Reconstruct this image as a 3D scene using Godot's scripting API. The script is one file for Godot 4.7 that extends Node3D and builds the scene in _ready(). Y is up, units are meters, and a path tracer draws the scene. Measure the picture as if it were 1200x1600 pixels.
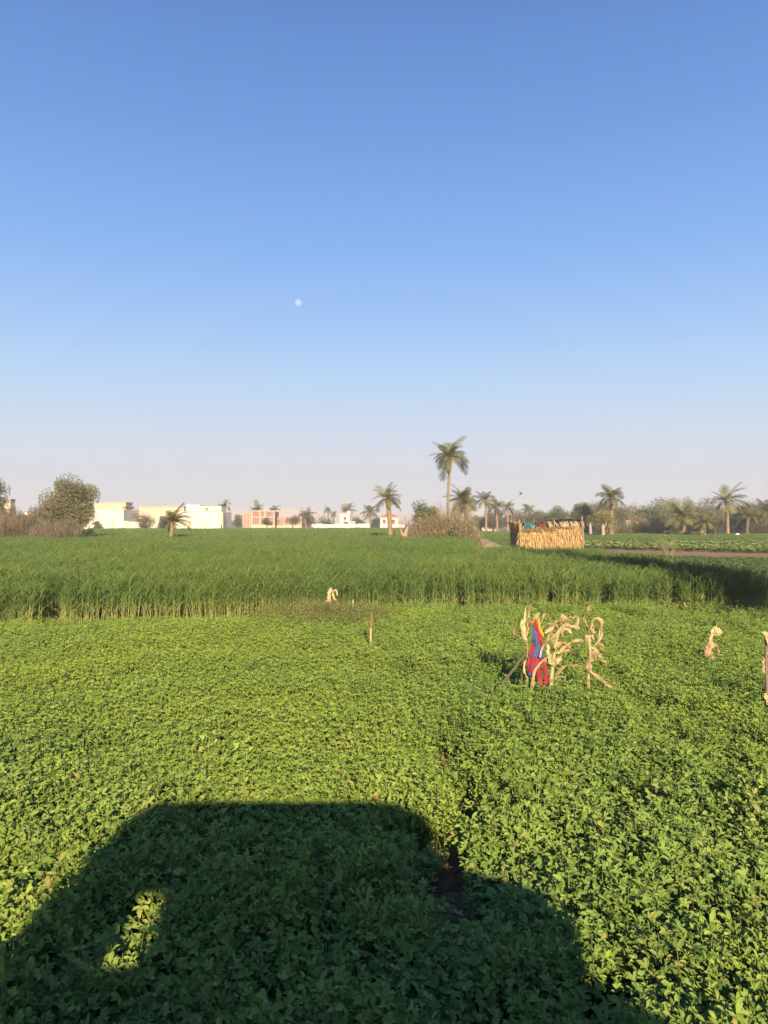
extends Node3D
# A clover and wheat field in the late afternoon sun. Metres, y up, the camera looks along -z.
# Distances in front of the camera are written as positive depths d (z = -d).

const SUN_RISE := 0.412      # height lost by a sun ray per metre it travels forward
const SUN_DRIFT := 0.133     # metres it drifts to the left per metre forward
const EXPOSURE := 2.0
const CLOVER := 0.28         # height of the clover
var rng := RandomNumberGenerator.new()
var noise_a := FastNoiseLite.new()
var noise_b := FastNoiseLite.new()
var mats := {}
var names := {}


# ---------------------------------------------------------------- geometry helper
class Geo:
	var v := PackedVector3Array()
	var c := PackedColorArray()
	func tri(a: Vector3, b: Vector3, d: Vector3, col: Color) -> void:
		v.append(a); v.append(b); v.append(d)
		c.append(col); c.append(col); c.append(col)
	func quad(a: Vector3, b: Vector3, d: Vector3, e: Vector3, col: Color) -> void:
		tri(a, b, d, col)
		tri(a, d, e, col)
	func frame(pts: Array, i: int) -> Vector3:
		var t: Vector3 = pts[mini(i + 1, pts.size() - 1)] - pts[maxi(i - 1, 0)]
		return t.normalized() if t.length() > 1e-6 else Vector3.UP
	func tube(pts: Array, radii: Array, n: int, col: Color, cap := true) -> void:
		var rings := []
		for i in pts.size():
			var t := frame(pts, i)
			var ref := Vector3(0.31, 0.12, 0.94) if absf(t.y) > 0.7 else Vector3.UP
			var s := t.cross(ref).normalized()
			var u := s.cross(t).normalized()
			var ring := []
			for k in n:
				var a := TAU * k / n
				ring.append(pts[i] + (s * cos(a) + u * sin(a)) * radii[i])
			rings.append(ring)
		for i in pts.size() - 1:
			for k in n:
				var m := (k + 1) % n
				quad(rings[i][k], rings[i][m], rings[i + 1][m], rings[i + 1][k], col)
		if cap:
			for k in n:
				tri(rings[-1][k], rings[-1][(k + 1) % n], pts[-1], col)
	func ribbon(pts: Array, widths: Array, face: Vector3, cup: float, col: Color, twist := 0.0) -> void:
		var rows := []
		for i in pts.size():
			var t := frame(pts, i)
			var s := t.cross(face)
			s = s.normalized() if s.length() > 0.05 else t.cross(Vector3(0.7, 0.2, 0.6)).normalized()
			s = s.rotated(t, twist * i / maxf(1.0, pts.size() - 1.0))
			var u := s.cross(t).normalized()
			var w: float = widths[i] * 0.5
			rows.append([pts[i] - s * w, pts[i] + u * w * cup, pts[i] + s * w])
		for i in pts.size() - 1:
			for k in 2:
				quad(rows[i][k], rows[i][k + 1], rows[i + 1][k + 1], rows[i + 1][k], col)
	func leaflet(base: Vector3, d: Vector3, n: Vector3, length: float, width: float, fold: float, col: Color) -> void:
		var s := d.cross(n).normalized()
		var w := width * 0.5
		var m := base + d * length * 0.55
		var t := base + d * length - n * length * 0.12
		for q in [-1.0, 1.0]:
			var e1: Vector3 = base + d * length * 0.30 + s * (w * 0.86 * q) + n * (fold * w)
			var e2: Vector3 = base + d * length * 0.72 + s * (w * 0.92 * q) + n * (fold * w * 0.8)
			tri(base, e1, m, col)
			tri(e1, e2, m, col)
			tri(e2, t, m, col)
	func mesh() -> ArrayMesh:
		var a := []
		a.resize(Mesh.ARRAY_MAX)
		a[Mesh.ARRAY_VERTEX] = v
		a[Mesh.ARRAY_COLOR] = c
		var am := ArrayMesh.new()
		am.add_surface_from_arrays(Mesh.PRIMITIVE_TRIANGLES, a)
		return am


# ---------------------------------------------------------------- node helpers
func numbered(called: String) -> String:
	if not names.has(called):
		names[called] = 0
		return called
	names[called] += 1
	return "%s_%03d" % [called, names[called]]

func tag(o: Node, label: String, category: String, group := "") -> void:
	o.set_meta("label", label)
	o.set_meta("category", category)
	if group:
		o.set_meta("group", group)

func thing(called: String, label: String, category: String, at := Vector3.ZERO, turn := 0.0, group := "") -> Node3D:
	var o := Node3D.new()
	o.name = numbered(called)
	add_child(o)
	o.position = at
	o.rotation.y = turn
	tag(o, label, category, group)
	return o

func put(called: String, m: Mesh, mat: Material, parent: Node, at := Vector3.ZERO) -> MeshInstance3D:
	var o := MeshInstance3D.new()
	o.name = called if parent != self else numbered(called)
	o.mesh = m
	o.material_override = mat
	o.position = at
	parent.add_child(o, true)
	return o

func block(called: String, parent: Node, lo: Vector3, hi: Vector3, mat: Material) -> MeshInstance3D:
	var b := BoxMesh.new()
	b.size = (hi - lo).abs()
	return put(called, b, mat, parent, (lo + hi) * 0.5)

func structure(o: Node) -> void:
	o.set_meta("kind", "structure")

func spot(bearing: float, d: float) -> Vector3:
	return Vector3(bearing * d, 0, -d)

func lin(r: float, g: float, b: float) -> Color:
	return Color(r, g, b).linear_to_srgb()

func jit(col: Color, k: float) -> Color:
	var f := 1.0 + rng.randf_range(-k, k)
	return Color(col.r * f * (1.0 + rng.randf_range(-k, k) * 0.4), col.g * f, col.b * f * (1.0 + rng.randf_range(-k, k) * 0.4))

func noise_tex(freq: float, lo: Color, hi: Color, seed_: int, size := 512, oct := 5) -> NoiseTexture2D:
	var n := FastNoiseLite.new()
	n.seed = seed_
	n.frequency = freq
	n.fractal_octaves = oct
	var t := NoiseTexture2D.new()
	t.width = size
	t.height = size
	t.seamless = true
	t.noise = n
	var g := Gradient.new()
	g.set_color(0, lo)
	g.set_color(1, hi)
	t.color_ramp = g
	return t

func plain(key: String, col: Color, rough := 0.85) -> StandardMaterial3D:
	if not mats.has(key):
		var m := StandardMaterial3D.new()
		m.resource_name = key
		m.albedo_color = col
		m.roughness = rough
		mats[key] = m
	return mats[key]

func worn(key: String, lo: Color, hi: Color, scale: float, rough := 0.9, relief := 0.0, freq := 0.02) -> StandardMaterial3D:
	if not mats.has(key):
		var m := StandardMaterial3D.new()
		m.resource_name = key
		m.roughness = rough
		m.albedo_texture = noise_tex(freq, lo, hi, key.hash() % 1000)
		m.uv1_triplanar = true
		m.uv1_world_triplanar = true
		m.uv1_scale = Vector3.ONE * scale
		if relief > 0.0:
			m.heightmap_enabled = true
			m.heightmap_scale = relief
			m.heightmap_texture = noise_tex(freq * 1.7, Color.BLACK, Color.WHITE, key.hash() % 1000 + 7)
		mats[key] = m
	return mats[key]

func tinted(key: String, rough := 0.6, through := 0.0) -> StandardMaterial3D:
	if not mats.has(key):
		var m := StandardMaterial3D.new()
		m.resource_name = key
		m.vertex_color_use_as_albedo = true
		m.roughness = rough
		m.metallic_specular = 0.35
		if through > 0.0:
			m.backlight_enabled = true
			m.backlight = Color(through, through, through * 0.7)
		mats[key] = m
	return mats[key]

func scatter(called: String, parent: Node, m: Mesh, mat: Material, where: Array, tints: Array) -> void:
	if where.is_empty():
		return
	var mm := MultiMesh.new()
	mm.transform_format = MultiMesh.TRANSFORM_3D
	mm.use_colors = true
	mm.mesh = m
	mm.instance_count = where.size()
	for i in where.size():
		mm.set_instance_transform(i, where[i])
		mm.set_instance_color(i, tints[i])
	var o := MultiMeshInstance3D.new()
	o.name = called
	o.multimesh = mm
	o.material_override = mat
	o.set_meta("kind", "stuff")
	parent.add_child(o, true)


# ---------------------------------------------------------------- camera, sky, sun
func set_camera_and_light() -> void:
	var cam := Camera3D.new()
	cam.name = "camera"
	cam.position = Vector3(0, 1.8, 0)
	cam.rotation_degrees = Vector3(0.72, 0, 0)
	cam.fov = 67.38
	cam.near = 0.05
	cam.far = 8000.0
	cam.current = true
	add_child(cam)

	var sky_img := Image.create(64, 1024, false, Image.FORMAT_RGBF)
	var stops := [[-90.0, Color8(216, 213, 216)], [0.0, Color8(217, 213, 212)], [1.7, Color8(219, 217, 218)], [5.5, Color8(211, 221, 235)], [10.2, Color8(186, 214, 247)],
		[14.5, Color8(160, 198, 247)], [19.1, Color8(137, 181, 242)], [27.1, Color8(113, 157, 225)], [34.2, Color8(96, 138, 206)], [50.0, Color8(80, 121, 191)], [90.0, Color8(68, 106, 177)]]
	for y in 1024:
		var e := 90.0 - (y + 0.5) / 1024.0 * 180.0
		var k := 0
		while k < stops.size() - 2 and e > stops[k + 1][0]:
			k += 1
		var t: float = clampf((e - stops[k][0]) / (stops[k + 1][0] - stops[k][0]), 0.0, 1.0)
		var a: Color = stops[k][1].srgb_to_linear()
		var b: Color = stops[k + 1][1].srgb_to_linear()
		var col := a.lerp(b, t) * (1.0 / EXPOSURE)
		for x in 64:
			sky_img.set_pixel(x, y, col)
	var pan := PanoramaSkyMaterial.new()
	pan.panorama = ImageTexture.create_from_image(sky_img)
	var sky := Sky.new()
	sky.sky_material = pan
	var e := Environment.new()
	e.background_mode = Environment.BG_SKY
	e.sky = sky
	e.tonemap_mode = Environment.TONE_MAPPER_LINEAR
	e.tonemap_exposure = EXPOSURE
	e.sdfgi_enabled = true
	e.ssao_enabled = true
	e.ssil_enabled = true
	e.fog_enabled = true
	e.fog_density = 0.0010
	e.fog_light_color = Color(0.935, 0.935, 0.94)
	var w := WorldEnvironment.new()
	w.name = "world"
	w.environment = e
	add_child(w)

	var sun := DirectionalLight3D.new()
	sun.name = "sun"
	sun.light_energy = 1.6
	sun.light_color = Color(1.0, 0.915, 0.78)
	sun.light_angular_distance = 0.55
	sun.shadow_enabled = true
	add_child(sun)
	sun.look_at_from_position(Vector3.ZERO, Vector3(-SUN_DRIFT, -SUN_RISE, -1.0), Vector3.UP)


# ---------------------------------------------------------------- ground
func sheet(x0: float, x1: float, d0: float, d1: float, step: float, bump: float, level: float) -> Mesh:
	var g := Geo.new()
	var nx := int(ceil((x1 - x0) / step))
	var nd := int(ceil((d1 - d0) / step))
	var h := func(x: float, d: float) -> Vector3: return Vector3(x, level + bump * noise_a.get_noise_2d(x * 9.0, d * 9.0), -d)
	for i in nx:
		for j in nd:
			var xa := x0 + (x1 - x0) * i / nx
			var xb := x0 + (x1 - x0) * (i + 1) / nx
			var da := d0 + (d1 - d0) * j / nd
			var db := d0 + (d1 - d0) * (j + 1) / nd
			g.quad(h.call(xa, da), h.call(xa, db), h.call(xb, db), h.call(xb, da), Color.WHITE)
	return g.mesh()

func build_ground() -> void:
	var soil := worn("soil", lin(0.18, 0.100, 0.036), lin(0.34, 0.215, 0.088), 0.9, 0.95, 2.5, 0.03)
	structure(put("ground", sheet(-1500, 1500, -60, 2400, 300, 0.0, -0.03), worn("far_earth", lin(0.10, 0.09, 0.05), lin(0.20, 0.16, 0.09), 0.05, 0.95), self))
	structure(put("field_soil", sheet(-12, 26, 0.4, 62, 0.8, 0.03, 0.0), soil, self))
	# the raised earth track behind the camera, where the vehicle stands
	var g := Geo.new()
	var e := [Vector3(0, 0.02, -0.42), Vector3(0, 0.22, 0.02), Vector3(0, 0.42, 2.0), Vector3(0, 0.40, 4.6), Vector3(0, -0.02, 5.6)]
	for i in e.size() - 1:
		for k in 12:
			var xa := -30.0 + 5.0 * k
			g.quad(e[i] + Vector3(xa, 0, 0), e[i] + Vector3(xa + 5, 0, 0), e[i + 1] + Vector3(xa + 5, 0, 0), e[i + 1] + Vector3(xa, 0, 0), Color.WHITE)
	structure(put("dirt_track", g.mesh(), soil, self))
	# far desert plateau on the horizon
	g = Geo.new()
	var prev := Vector3.ZERO
	for k in 81:
		var x := -700.0 + 17.5 * k
		var top := 9.0 + 6.0 * exp(-pow((x + 115.0) / 60.0, 2.0)) + 3.0 * noise_a.get_noise_2d(x * 0.4, 3.0)
		var p := Vector3(x, top, -760)
		if k > 0:
			g.quad(Vector3(prev.x, -1, -720), prev, p, Vector3(x, -1, -720), Color.WHITE)
			g.quad(prev, Vector3(prev.x, top - 1.0, -1000), Vector3(x, top - 1.0, -1000), p, Color.WHITE)
		prev = p
	structure(put("hills", g.mesh(), worn("plateau", lin(0.40, 0.30, 0.22), lin(0.52, 0.40, 0.30), 0.02), self))


# ---------------------------------------------------------------- clover
func trifoliate(g: Geo, at: Vector3, up: Vector3, yaw: float, size: float, col: Color) -> void:
	var x := Vector3(cos(yaw), 0, sin(yaw))
	for k in 3:
		var a := (k - 1) * rng.randf_range(1.05, 1.45)
		var d := x.rotated(Vector3.UP, a)
		var rise := rng.randf_range(-0.15, 1.0)
		d = (d + Vector3.UP * rise + up * 0.2).normalized()
		var n := (Vector3.UP - d * d.dot(Vector3.UP)).normalized()
		n = n.rotated(d, rng.randf_range(-0.7, 0.7))
		# the leaves turn to the sun
		n = (n + Vector3(SUN_DRIFT, SUN_RISE, 1.0) * rng.randf_range(0.1, 0.75)).normalized()
		d = (d - n * d.dot(n)).normalized()
		var s := size * rng.randf_range(0.85, 1.12)
		g.leaflet(at, d, n, s, s * rng.randf_range(0.38, 0.50), rng.randf_range(0.15, 0.55), jit(col, 0.10))

func clover_clump(green: Color, stems: int, spread: float, leaf: float) -> Mesh:
	var g := Geo.new()
	for s in stems:
		var a := rng.randf() * TAU
		var r0 := sqrt(rng.randf()) * spread * 0.55
		var r1 := r0 + rng.randf_range(0.0, spread * 0.6)
		var h := rng.randf_range(0.19, 0.31)
		var b := Vector3(cos(a) * r0, 0, sin(a) * r0)
		var a2 := a + rng.randf_range(-0.6, 0.6)
		var t := Vector3(cos(a2) * r1, h, sin(a2) * r1)
		var mid := b.lerp(t, 0.55) + Vector3(0, 0.02, 0)
		var stem_col := Color(0.15, 0.19, 0.05)
		g.tube([b, mid, t], [0.0022, 0.002, 0.0014], 3, stem_col, false)
		var shade := jit(green, 0.16)
		if rng.randf() < 0.035:
			shade = Color(0.20, 0.225, 0.05)
		for k in 6:
			var f := 0.42 + 0.58 * (k + rng.randf() * 0.6) / 6.0
			var p := b.lerp(mid, f / 0.55) if f < 0.55 else mid.lerp(t, (f - 0.55) / 0.45)
			var yaw := k * 2.4 + a + rng.randf_range(-0.5, 0.5)
			var out := Vector3(cos(yaw), rng.randf_range(0.3, 0.9), sin(yaw)).normalized()
			var q := p + out * rng.randf_range(0.018, 0.045)
			g.tri(p, p + Vector3(0.0016, 0, 0), q, stem_col)
			trifoliate(g, q, out, yaw, leaf * lerpf(1.15, 0.72, f) * rng.randf_range(0.75, 1.2), shade if rng.randf() > 0.015 else Color(0.20, 0.185, 0.06))
	return g.mesh()

func clover_allowed(x: float, d: float) -> float:
	# 0 = bare, 1 = full plants
	var full := 1.0
	var holes := [[0.30, 3.50, 0.20, 0.50], [0.42, 5.35, 0.15, 0.42], [0.46, 4.45, 0.16, 0.40], [-0.99, 3.06, 0.12, 0.19], [0.75, 3.55, 0.16, 0.12], [-0.32, 3.8, 0.14, 0.10], [1.35, 4.4, 0.12, 0.18]]
	for h in holes:
		var q := sqrt(pow((x - h[0]) / h[2], 2.0) + pow((d - h[1]) / h[3], 2.0))
		full = minf(full, clampf((q - 0.85) * 2.2, 0.0, 1.0))
	# a narrow furrow runs through the bed
	var line := [[-0.30, 10.5], [0.10, 8.0], [0.42, 5.6], [0.46, 4.4], [0.34, 3.5]]
	for i in line.size() - 1:
		var p := Vector2(x, d)
		var a := Vector2(line[i][0], line[i][1])
		var b := Vector2(line[i + 1][0], line[i + 1][1])
		var near := Geometry2D.get_closest_point_to_segment(p, a, b)
		var q := p.distance_to(near)
		if q < 0.13:
			full = minf(full, 0.62 + 0.3 * noise_b.get_noise_2d(x * 30.0, d * 30.0) + q)
	return full

func wheat_front(x: float) -> float:
	return 14.35 + (0.31 * x if x < 0.0 else -0.06 * x) + 0.12 * noise_b.get_noise_2d(x * 22.0, 5.0)

func build_clover() -> void:
	var field := Node3D.new()
	field.name = "clover_field"
	add_child(field)
	tag(field, "bright green clover field covering the ground in front of the wheat", "clover")
	field.set_meta("kind", "stuff")
	var leafy := tinted("clover_leaf", 0.66, 0.14)
	var kinds := []
	for k in 18:
		var green: Color = [Color(0.140, 0.210, 0.030), Color(0.117, 0.188, 0.031), Color(0.160, 0.222, 0.033)][k % 3]
		if k >= 9:
			green = green.lerp(Color(0.165, 0.235, 0.050), 0.4)
		kinds.append(clover_clump(green, 9, 0.14, 0.031) if k < 9 else clover_clump(green, 8, 0.145, 0.040))
	var where := []
	var tints := []
	for k in 18:
		where.append([])
		tints.append([])
	var d := 0.55
	while d < 15.0:
		var gap := 0.082 if d < 5.5 else (0.094 if d < 9.0 else 0.115)
		var half := d * 0.5 + 2.2
		var x := -half
		while x < half:
			var px := x + rng.randf_range(-0.5, 0.5) * gap
			var pd := d + rng.randf_range(-0.5, 0.5) * gap
			x += gap
			var edge := wheat_front(px) - (0.42 if px < -1.9 and px > -5.2 else 0.10)
			if pd > edge:
				continue
			var full := clover_allowed(px, pd)
			if full < 0.12 or rng.randf() > full * 1.6:
				continue
			var lump := noise_b.get_noise_2d(px * 30.0, pd * 30.0)
			if lump < (-0.14 if pd < 5.0 else (-0.26 if px > 0.2 else -0.36)) and rng.randf() < 0.85:
				continue
			var swell := 1.0 + 0.25 * noise_a.get_noise_2d(px * 7.0, pd * 7.0) + 0.50 * lump * (1.0 if pd < 6.0 or px > 0.3 else 0.55)
			if px < -1.9 and pd > edge - 1.0:
				swell *= 0.7
			var tall := swell * lerpf(0.45, 1.0, full) * rng.randf_range(0.88, 1.10)
			var wide := rng.randf_range(0.92, 1.12) * (1.0 + 0.12 * clampf((px - 0.4) * 0.8, 0.0, 1.0) * clampf((5.0 - pd) * 0.5, 0.0, 1.0))
			if pd > 5.5:
				wide *= 1.08
			var b := Basis(Vector3.UP, rng.randf_range(-0.9, 0.9)).scaled(Vector3(wide, tall, wide))
			b = Basis(Vector3(rng.randf_range(-1, 1), 0, rng.randf_range(-1, 1)).normalized(), rng.randf_range(0.0, 0.16)) * b
			var k := rng.randi() % 9 + (9 if pd < rng.randf_range(3.6, 5.6) else 0)
			where[k].append(Transform3D(b, Vector3(px, -0.01, -pd)))
			# colour differs from patch to patch of the crop
			var lush := 0.5 + 0.5 * noise_a.get_noise_2d(px * 3.0 + 40.0, pd * 3.0)
			var speck := rng.randf_range(0.86, 1.14)
			if px < 0.6 and pd > 4.5:
				lush += 0.25 * clampf((pd - 4.5) * 0.5, 0.0, 1.0)
			tints[k].append(Color(lerpf(0.88, 1.22, lush) * speck, lerpf(0.95, 1.12, lush) * speck, lerpf(1.05, 0.9, lush) * speck))
		d += gap
	for k in 18:
		scatter("clover_plants", field, kinds[k], leafy, where[k], tints[k])

	# a few taller sprigs stand out from the bed
	var sprigs := [[-0.86, 3.42, "pale tall clover sprig inside the vehicle shadow"], [-1.62, 3.55, "tall pale stem at the sunlit edge beside the vehicle shadow"],
		[0.78, 3.95, "leafy sprig beside the bare soil hollow"], [1.62, 3.0, "tall leafy sprig in the sunlit clover near the frame edge"]]
	for s in sprigs:
		var g := Geo.new()
		var stalk := Geo.new()
		var top := Vector3(rng.randf_range(-0.04, 0.04), 0.40, rng.randf_range(-0.03, 0.03))
		var pts := [Vector3.ZERO, Vector3(top.x * 0.3, 0.2, 0.01), top]
		stalk.tube(pts, [0.0035, 0.003, 0.002], 5, Color(0.19, 0.24, 0.07))
		for k in 11:
			var f := 0.45 + 0.55 * k / 10.0
			var p: Vector3 = pts[0].lerp(top, f)
			var yaw := k * 2.4
			var q := p + Vector3(cos(yaw), 0.5, sin(yaw)) * 0.04
			stalk.tube([p, q], [0.0012, 0.001], 3, Color(0.17, 0.22, 0.06), false)
			trifoliate(g, q, Vector3.UP, yaw, 0.036 - 0.012 * f, Color(0.15, 0.20, 0.05))
		var t := thing("clover_sprig", s[2], "plant", Vector3(s[0], 0, -s[1]), 0.0, "tall sprigs in the clover")
		put("stem", stalk.mesh(), tinted("stem", 0.6), t)
		put("leaves", g.mesh(), leafy, t)


# ---------------------------------------------------------------- wheat
func wheat_patch(size: float, stems: int, wide: float, height: float) -> Mesh:
	var g := Geo.new()
	for s in stems:
		var b := Vector3(rng.randf_range(-0.5, 0.5) * size, 0, rng.randf_range(-0.5, 0.5) * size)
		var h := height * rng.randf_range(0.74, 0.95)
		var lean := Vector3(rng.randf_range(-0.06, 0.06), 0, rng.randf_range(-0.06, 0.06))
		var t := b + lean + Vector3(0, h, 0)
		var yaw := rng.randf() * TAU
		var straw := jit(Color(0.28, 0.31, 0.085), 0.25) if rng.randf() < 0.8 else jit(Color(0.30, 0.27, 0.11), 0.2)
		var face := Vector3(cos(yaw), 0, sin(yaw))
		g.ribbon([b, b.lerp(t, 0.62)], [wide * 0.72, wide * 0.55], face, 0.4, straw)
		g.ribbon([b.lerp(t, 0.62), t], [wide * 0.5, wide * 0.3], face, 0.4, Color(0.088, 0.14, 0.034))
		for k in 7:
			var f := 0.34 + 0.105 * k + rng.randf_range(-0.07, 0.07)
			var p := b.lerp(t, minf(f, 1.0))
			var a := yaw + k * 2.7 + rng.randf_range(-0.6, 0.6)
			var o := Vector3(cos(a), 0, sin(a))
			var l := rng.randf_range(0.11, 0.21)
			var up := rng.randf_range(1.0, 1.9)
			var green := jit(Color(0.085, 0.132, 0.027), 0.28)
			if k == 0 and rng.randf() < 0.6:
				green = jit(Color(0.17, 0.20, 0.06), 0.25)
			var p1 := p + (o * 0.35 + Vector3.UP * up).normalized() * l * 0.45
			var p2 := p1 + (o * 0.75 + Vector3.UP * (up - 0.45)).normalized() * l * 0.35
			var p3 := p2 + (o + Vector3.UP * (up - 1.2)).normalized() * l * 0.3
			g.ribbon([p, p1, p2, p3], [wide * 0.7, wide, wide * 0.8, wide * 0.1], o.rotated(Vector3.UP, 1.2), 0.25, green)
	return g.mesh()

func build_wheat() -> void:
	var field := Node3D.new()
	field.name = "wheat_field"
	add_child(field)
	tag(field, "tall green wheat field standing behind the clover with pale lower stalks", "wheat")
	field.set_meta("kind", "stuff")
	var leafy := tinted("wheat_leaf", 0.55, 0.2)
	# near: small clumps; farther: larger and coarser ones
	var bands := [[12.0, 22.0, 0.20, 19, 0.0095, 6], [22.0, 46.0, 0.42, 46, 0.013, 5], [46.0, 112.0, 1.0, 100, 0.03, 4]]
	for b in bands:
		var kinds := []
		var where := []
		var tints := []
		for k in b[5]:
			kinds.append(wheat_patch(b[2] * 1.25, b[3], b[4], 0.82))
			where.append([])
			tints.append([])
		var d: float = b[0]
		while d < b[1]:
			var half := d * 0.5 + 3.0
			var x := -half
			while x < half:
				var px: float = x + rng.randf_range(-0.35, 0.35) * b[2]
				var pd: float = d + rng.randf_range(-0.35, 0.35) * b[2]
				x += b[2]
				var front := wheat_front(px)
				if pd < front or px > 7.35 + 0.2 * noise_b.get_noise_2d(pd * 20.0, 1.0) and pd < 70.0:
					continue
				if px > 3.0 + (pd - 28.0) * 0.12 and pd > 28.4 and pd < 70.0:
					continue
				if px < -18.0 and pd > 46.0 and px > -0.5 * pd - 3.0 and px / pd < -0.385:
					continue
				if px / pd > 0.02 and px / pd < 0.16 and pd > 46.5 and pd < 50.0:
					continue
				if pd < front + 1.0 and sin(px * TAU / 0.31 + 3.0 * noise_b.get_noise_2d(px * 8.0, 3.0)) < -0.15 + 0.5 * noise_b.get_noise_2d(px * 25.0, pd * 5.0):
					continue
				var k := rng.randi() % int(b[5])
				var tall := 1.0 + 0.16 * noise_a.get_noise_2d(px * 5.0, pd * 4.0) + 0.08 * noise_b.get_noise_2d(px * 24.0, pd * 14.0) + rng.randf_range(-0.07, 0.07)
				if pd > 70.0 and px > 6.0:
					tall *= 0.5
				var bs := Basis(Vector3(rng.randf_range(-1, 1), 0, rng.randf_range(-1, 1)).normalized(), rng.randf_range(0.0, 0.14 if b[2] < 0.9 else 0.03)) * Basis(Vector3.UP, rng.randf() * TAU).scaled(Vector3(1, tall, 1))
				where[k].append(Transform3D(bs, Vector3(px, 0, -pd)))
				var lush := 0.5 + 0.5 * noise_a.get_noise_2d(px * 1.6, pd * 0.9 + 70.0)
				var s := rng.randf_range(0.9, 1.1)
				tints[k].append(Color(lerpf(0.78, 1.22, lush) * s, lerpf(0.84, 1.14, lush) * s, lerpf(0.95, 0.95, lush) * s))
			d += b[2]
		for k in b[5]:
			scatter("wheat_plants", field, kinds[k], leafy, where[k], tints[k])


# ---------------------------------------------------------------- other low crops
func grass_tuft(n: int, h: float, r: float, w: float, col: Color) -> Mesh:
	var g := Geo.new()
	for k in n:
		var a := rng.randf() * TAU
		var b := Vector3(cos(a), 0, sin(a)) * sqrt(rng.randf()) * r
		var o := Vector3(cos(a * 3.1), 0, sin(a * 3.1))
		var l := h * rng.randf_range(0.5, 1.0)
		g.ribbon([b, b + Vector3(0, l * 0.6, 0) + o * l * 0.12, b + Vector3(0, l * 0.95, 0) + o * l * 0.45], [w, w, w * 0.15], o, 0.2, jit(col, 0.2))
	return g.mesh()

func cabbage() -> Mesh:
	var g := Geo.new()
	for k in 11:
		var a := k * 2.4
		var o := Vector3(cos(a), 0, sin(a))
		var up := lerpf(0.3, 1.3, k / 10.0)
		var d := (o + Vector3.UP * up).normalized()
		var n := (Vector3.UP - d * d.y).normalized()
		g.leaflet(Vector3(0, 0.05, 0), d, n, rng.randf_range(0.24, 0.34), 0.2, 0.3, jit(Color(0.185, 0.235, 0.055), 0.15))
	return g.mesh()

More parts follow.
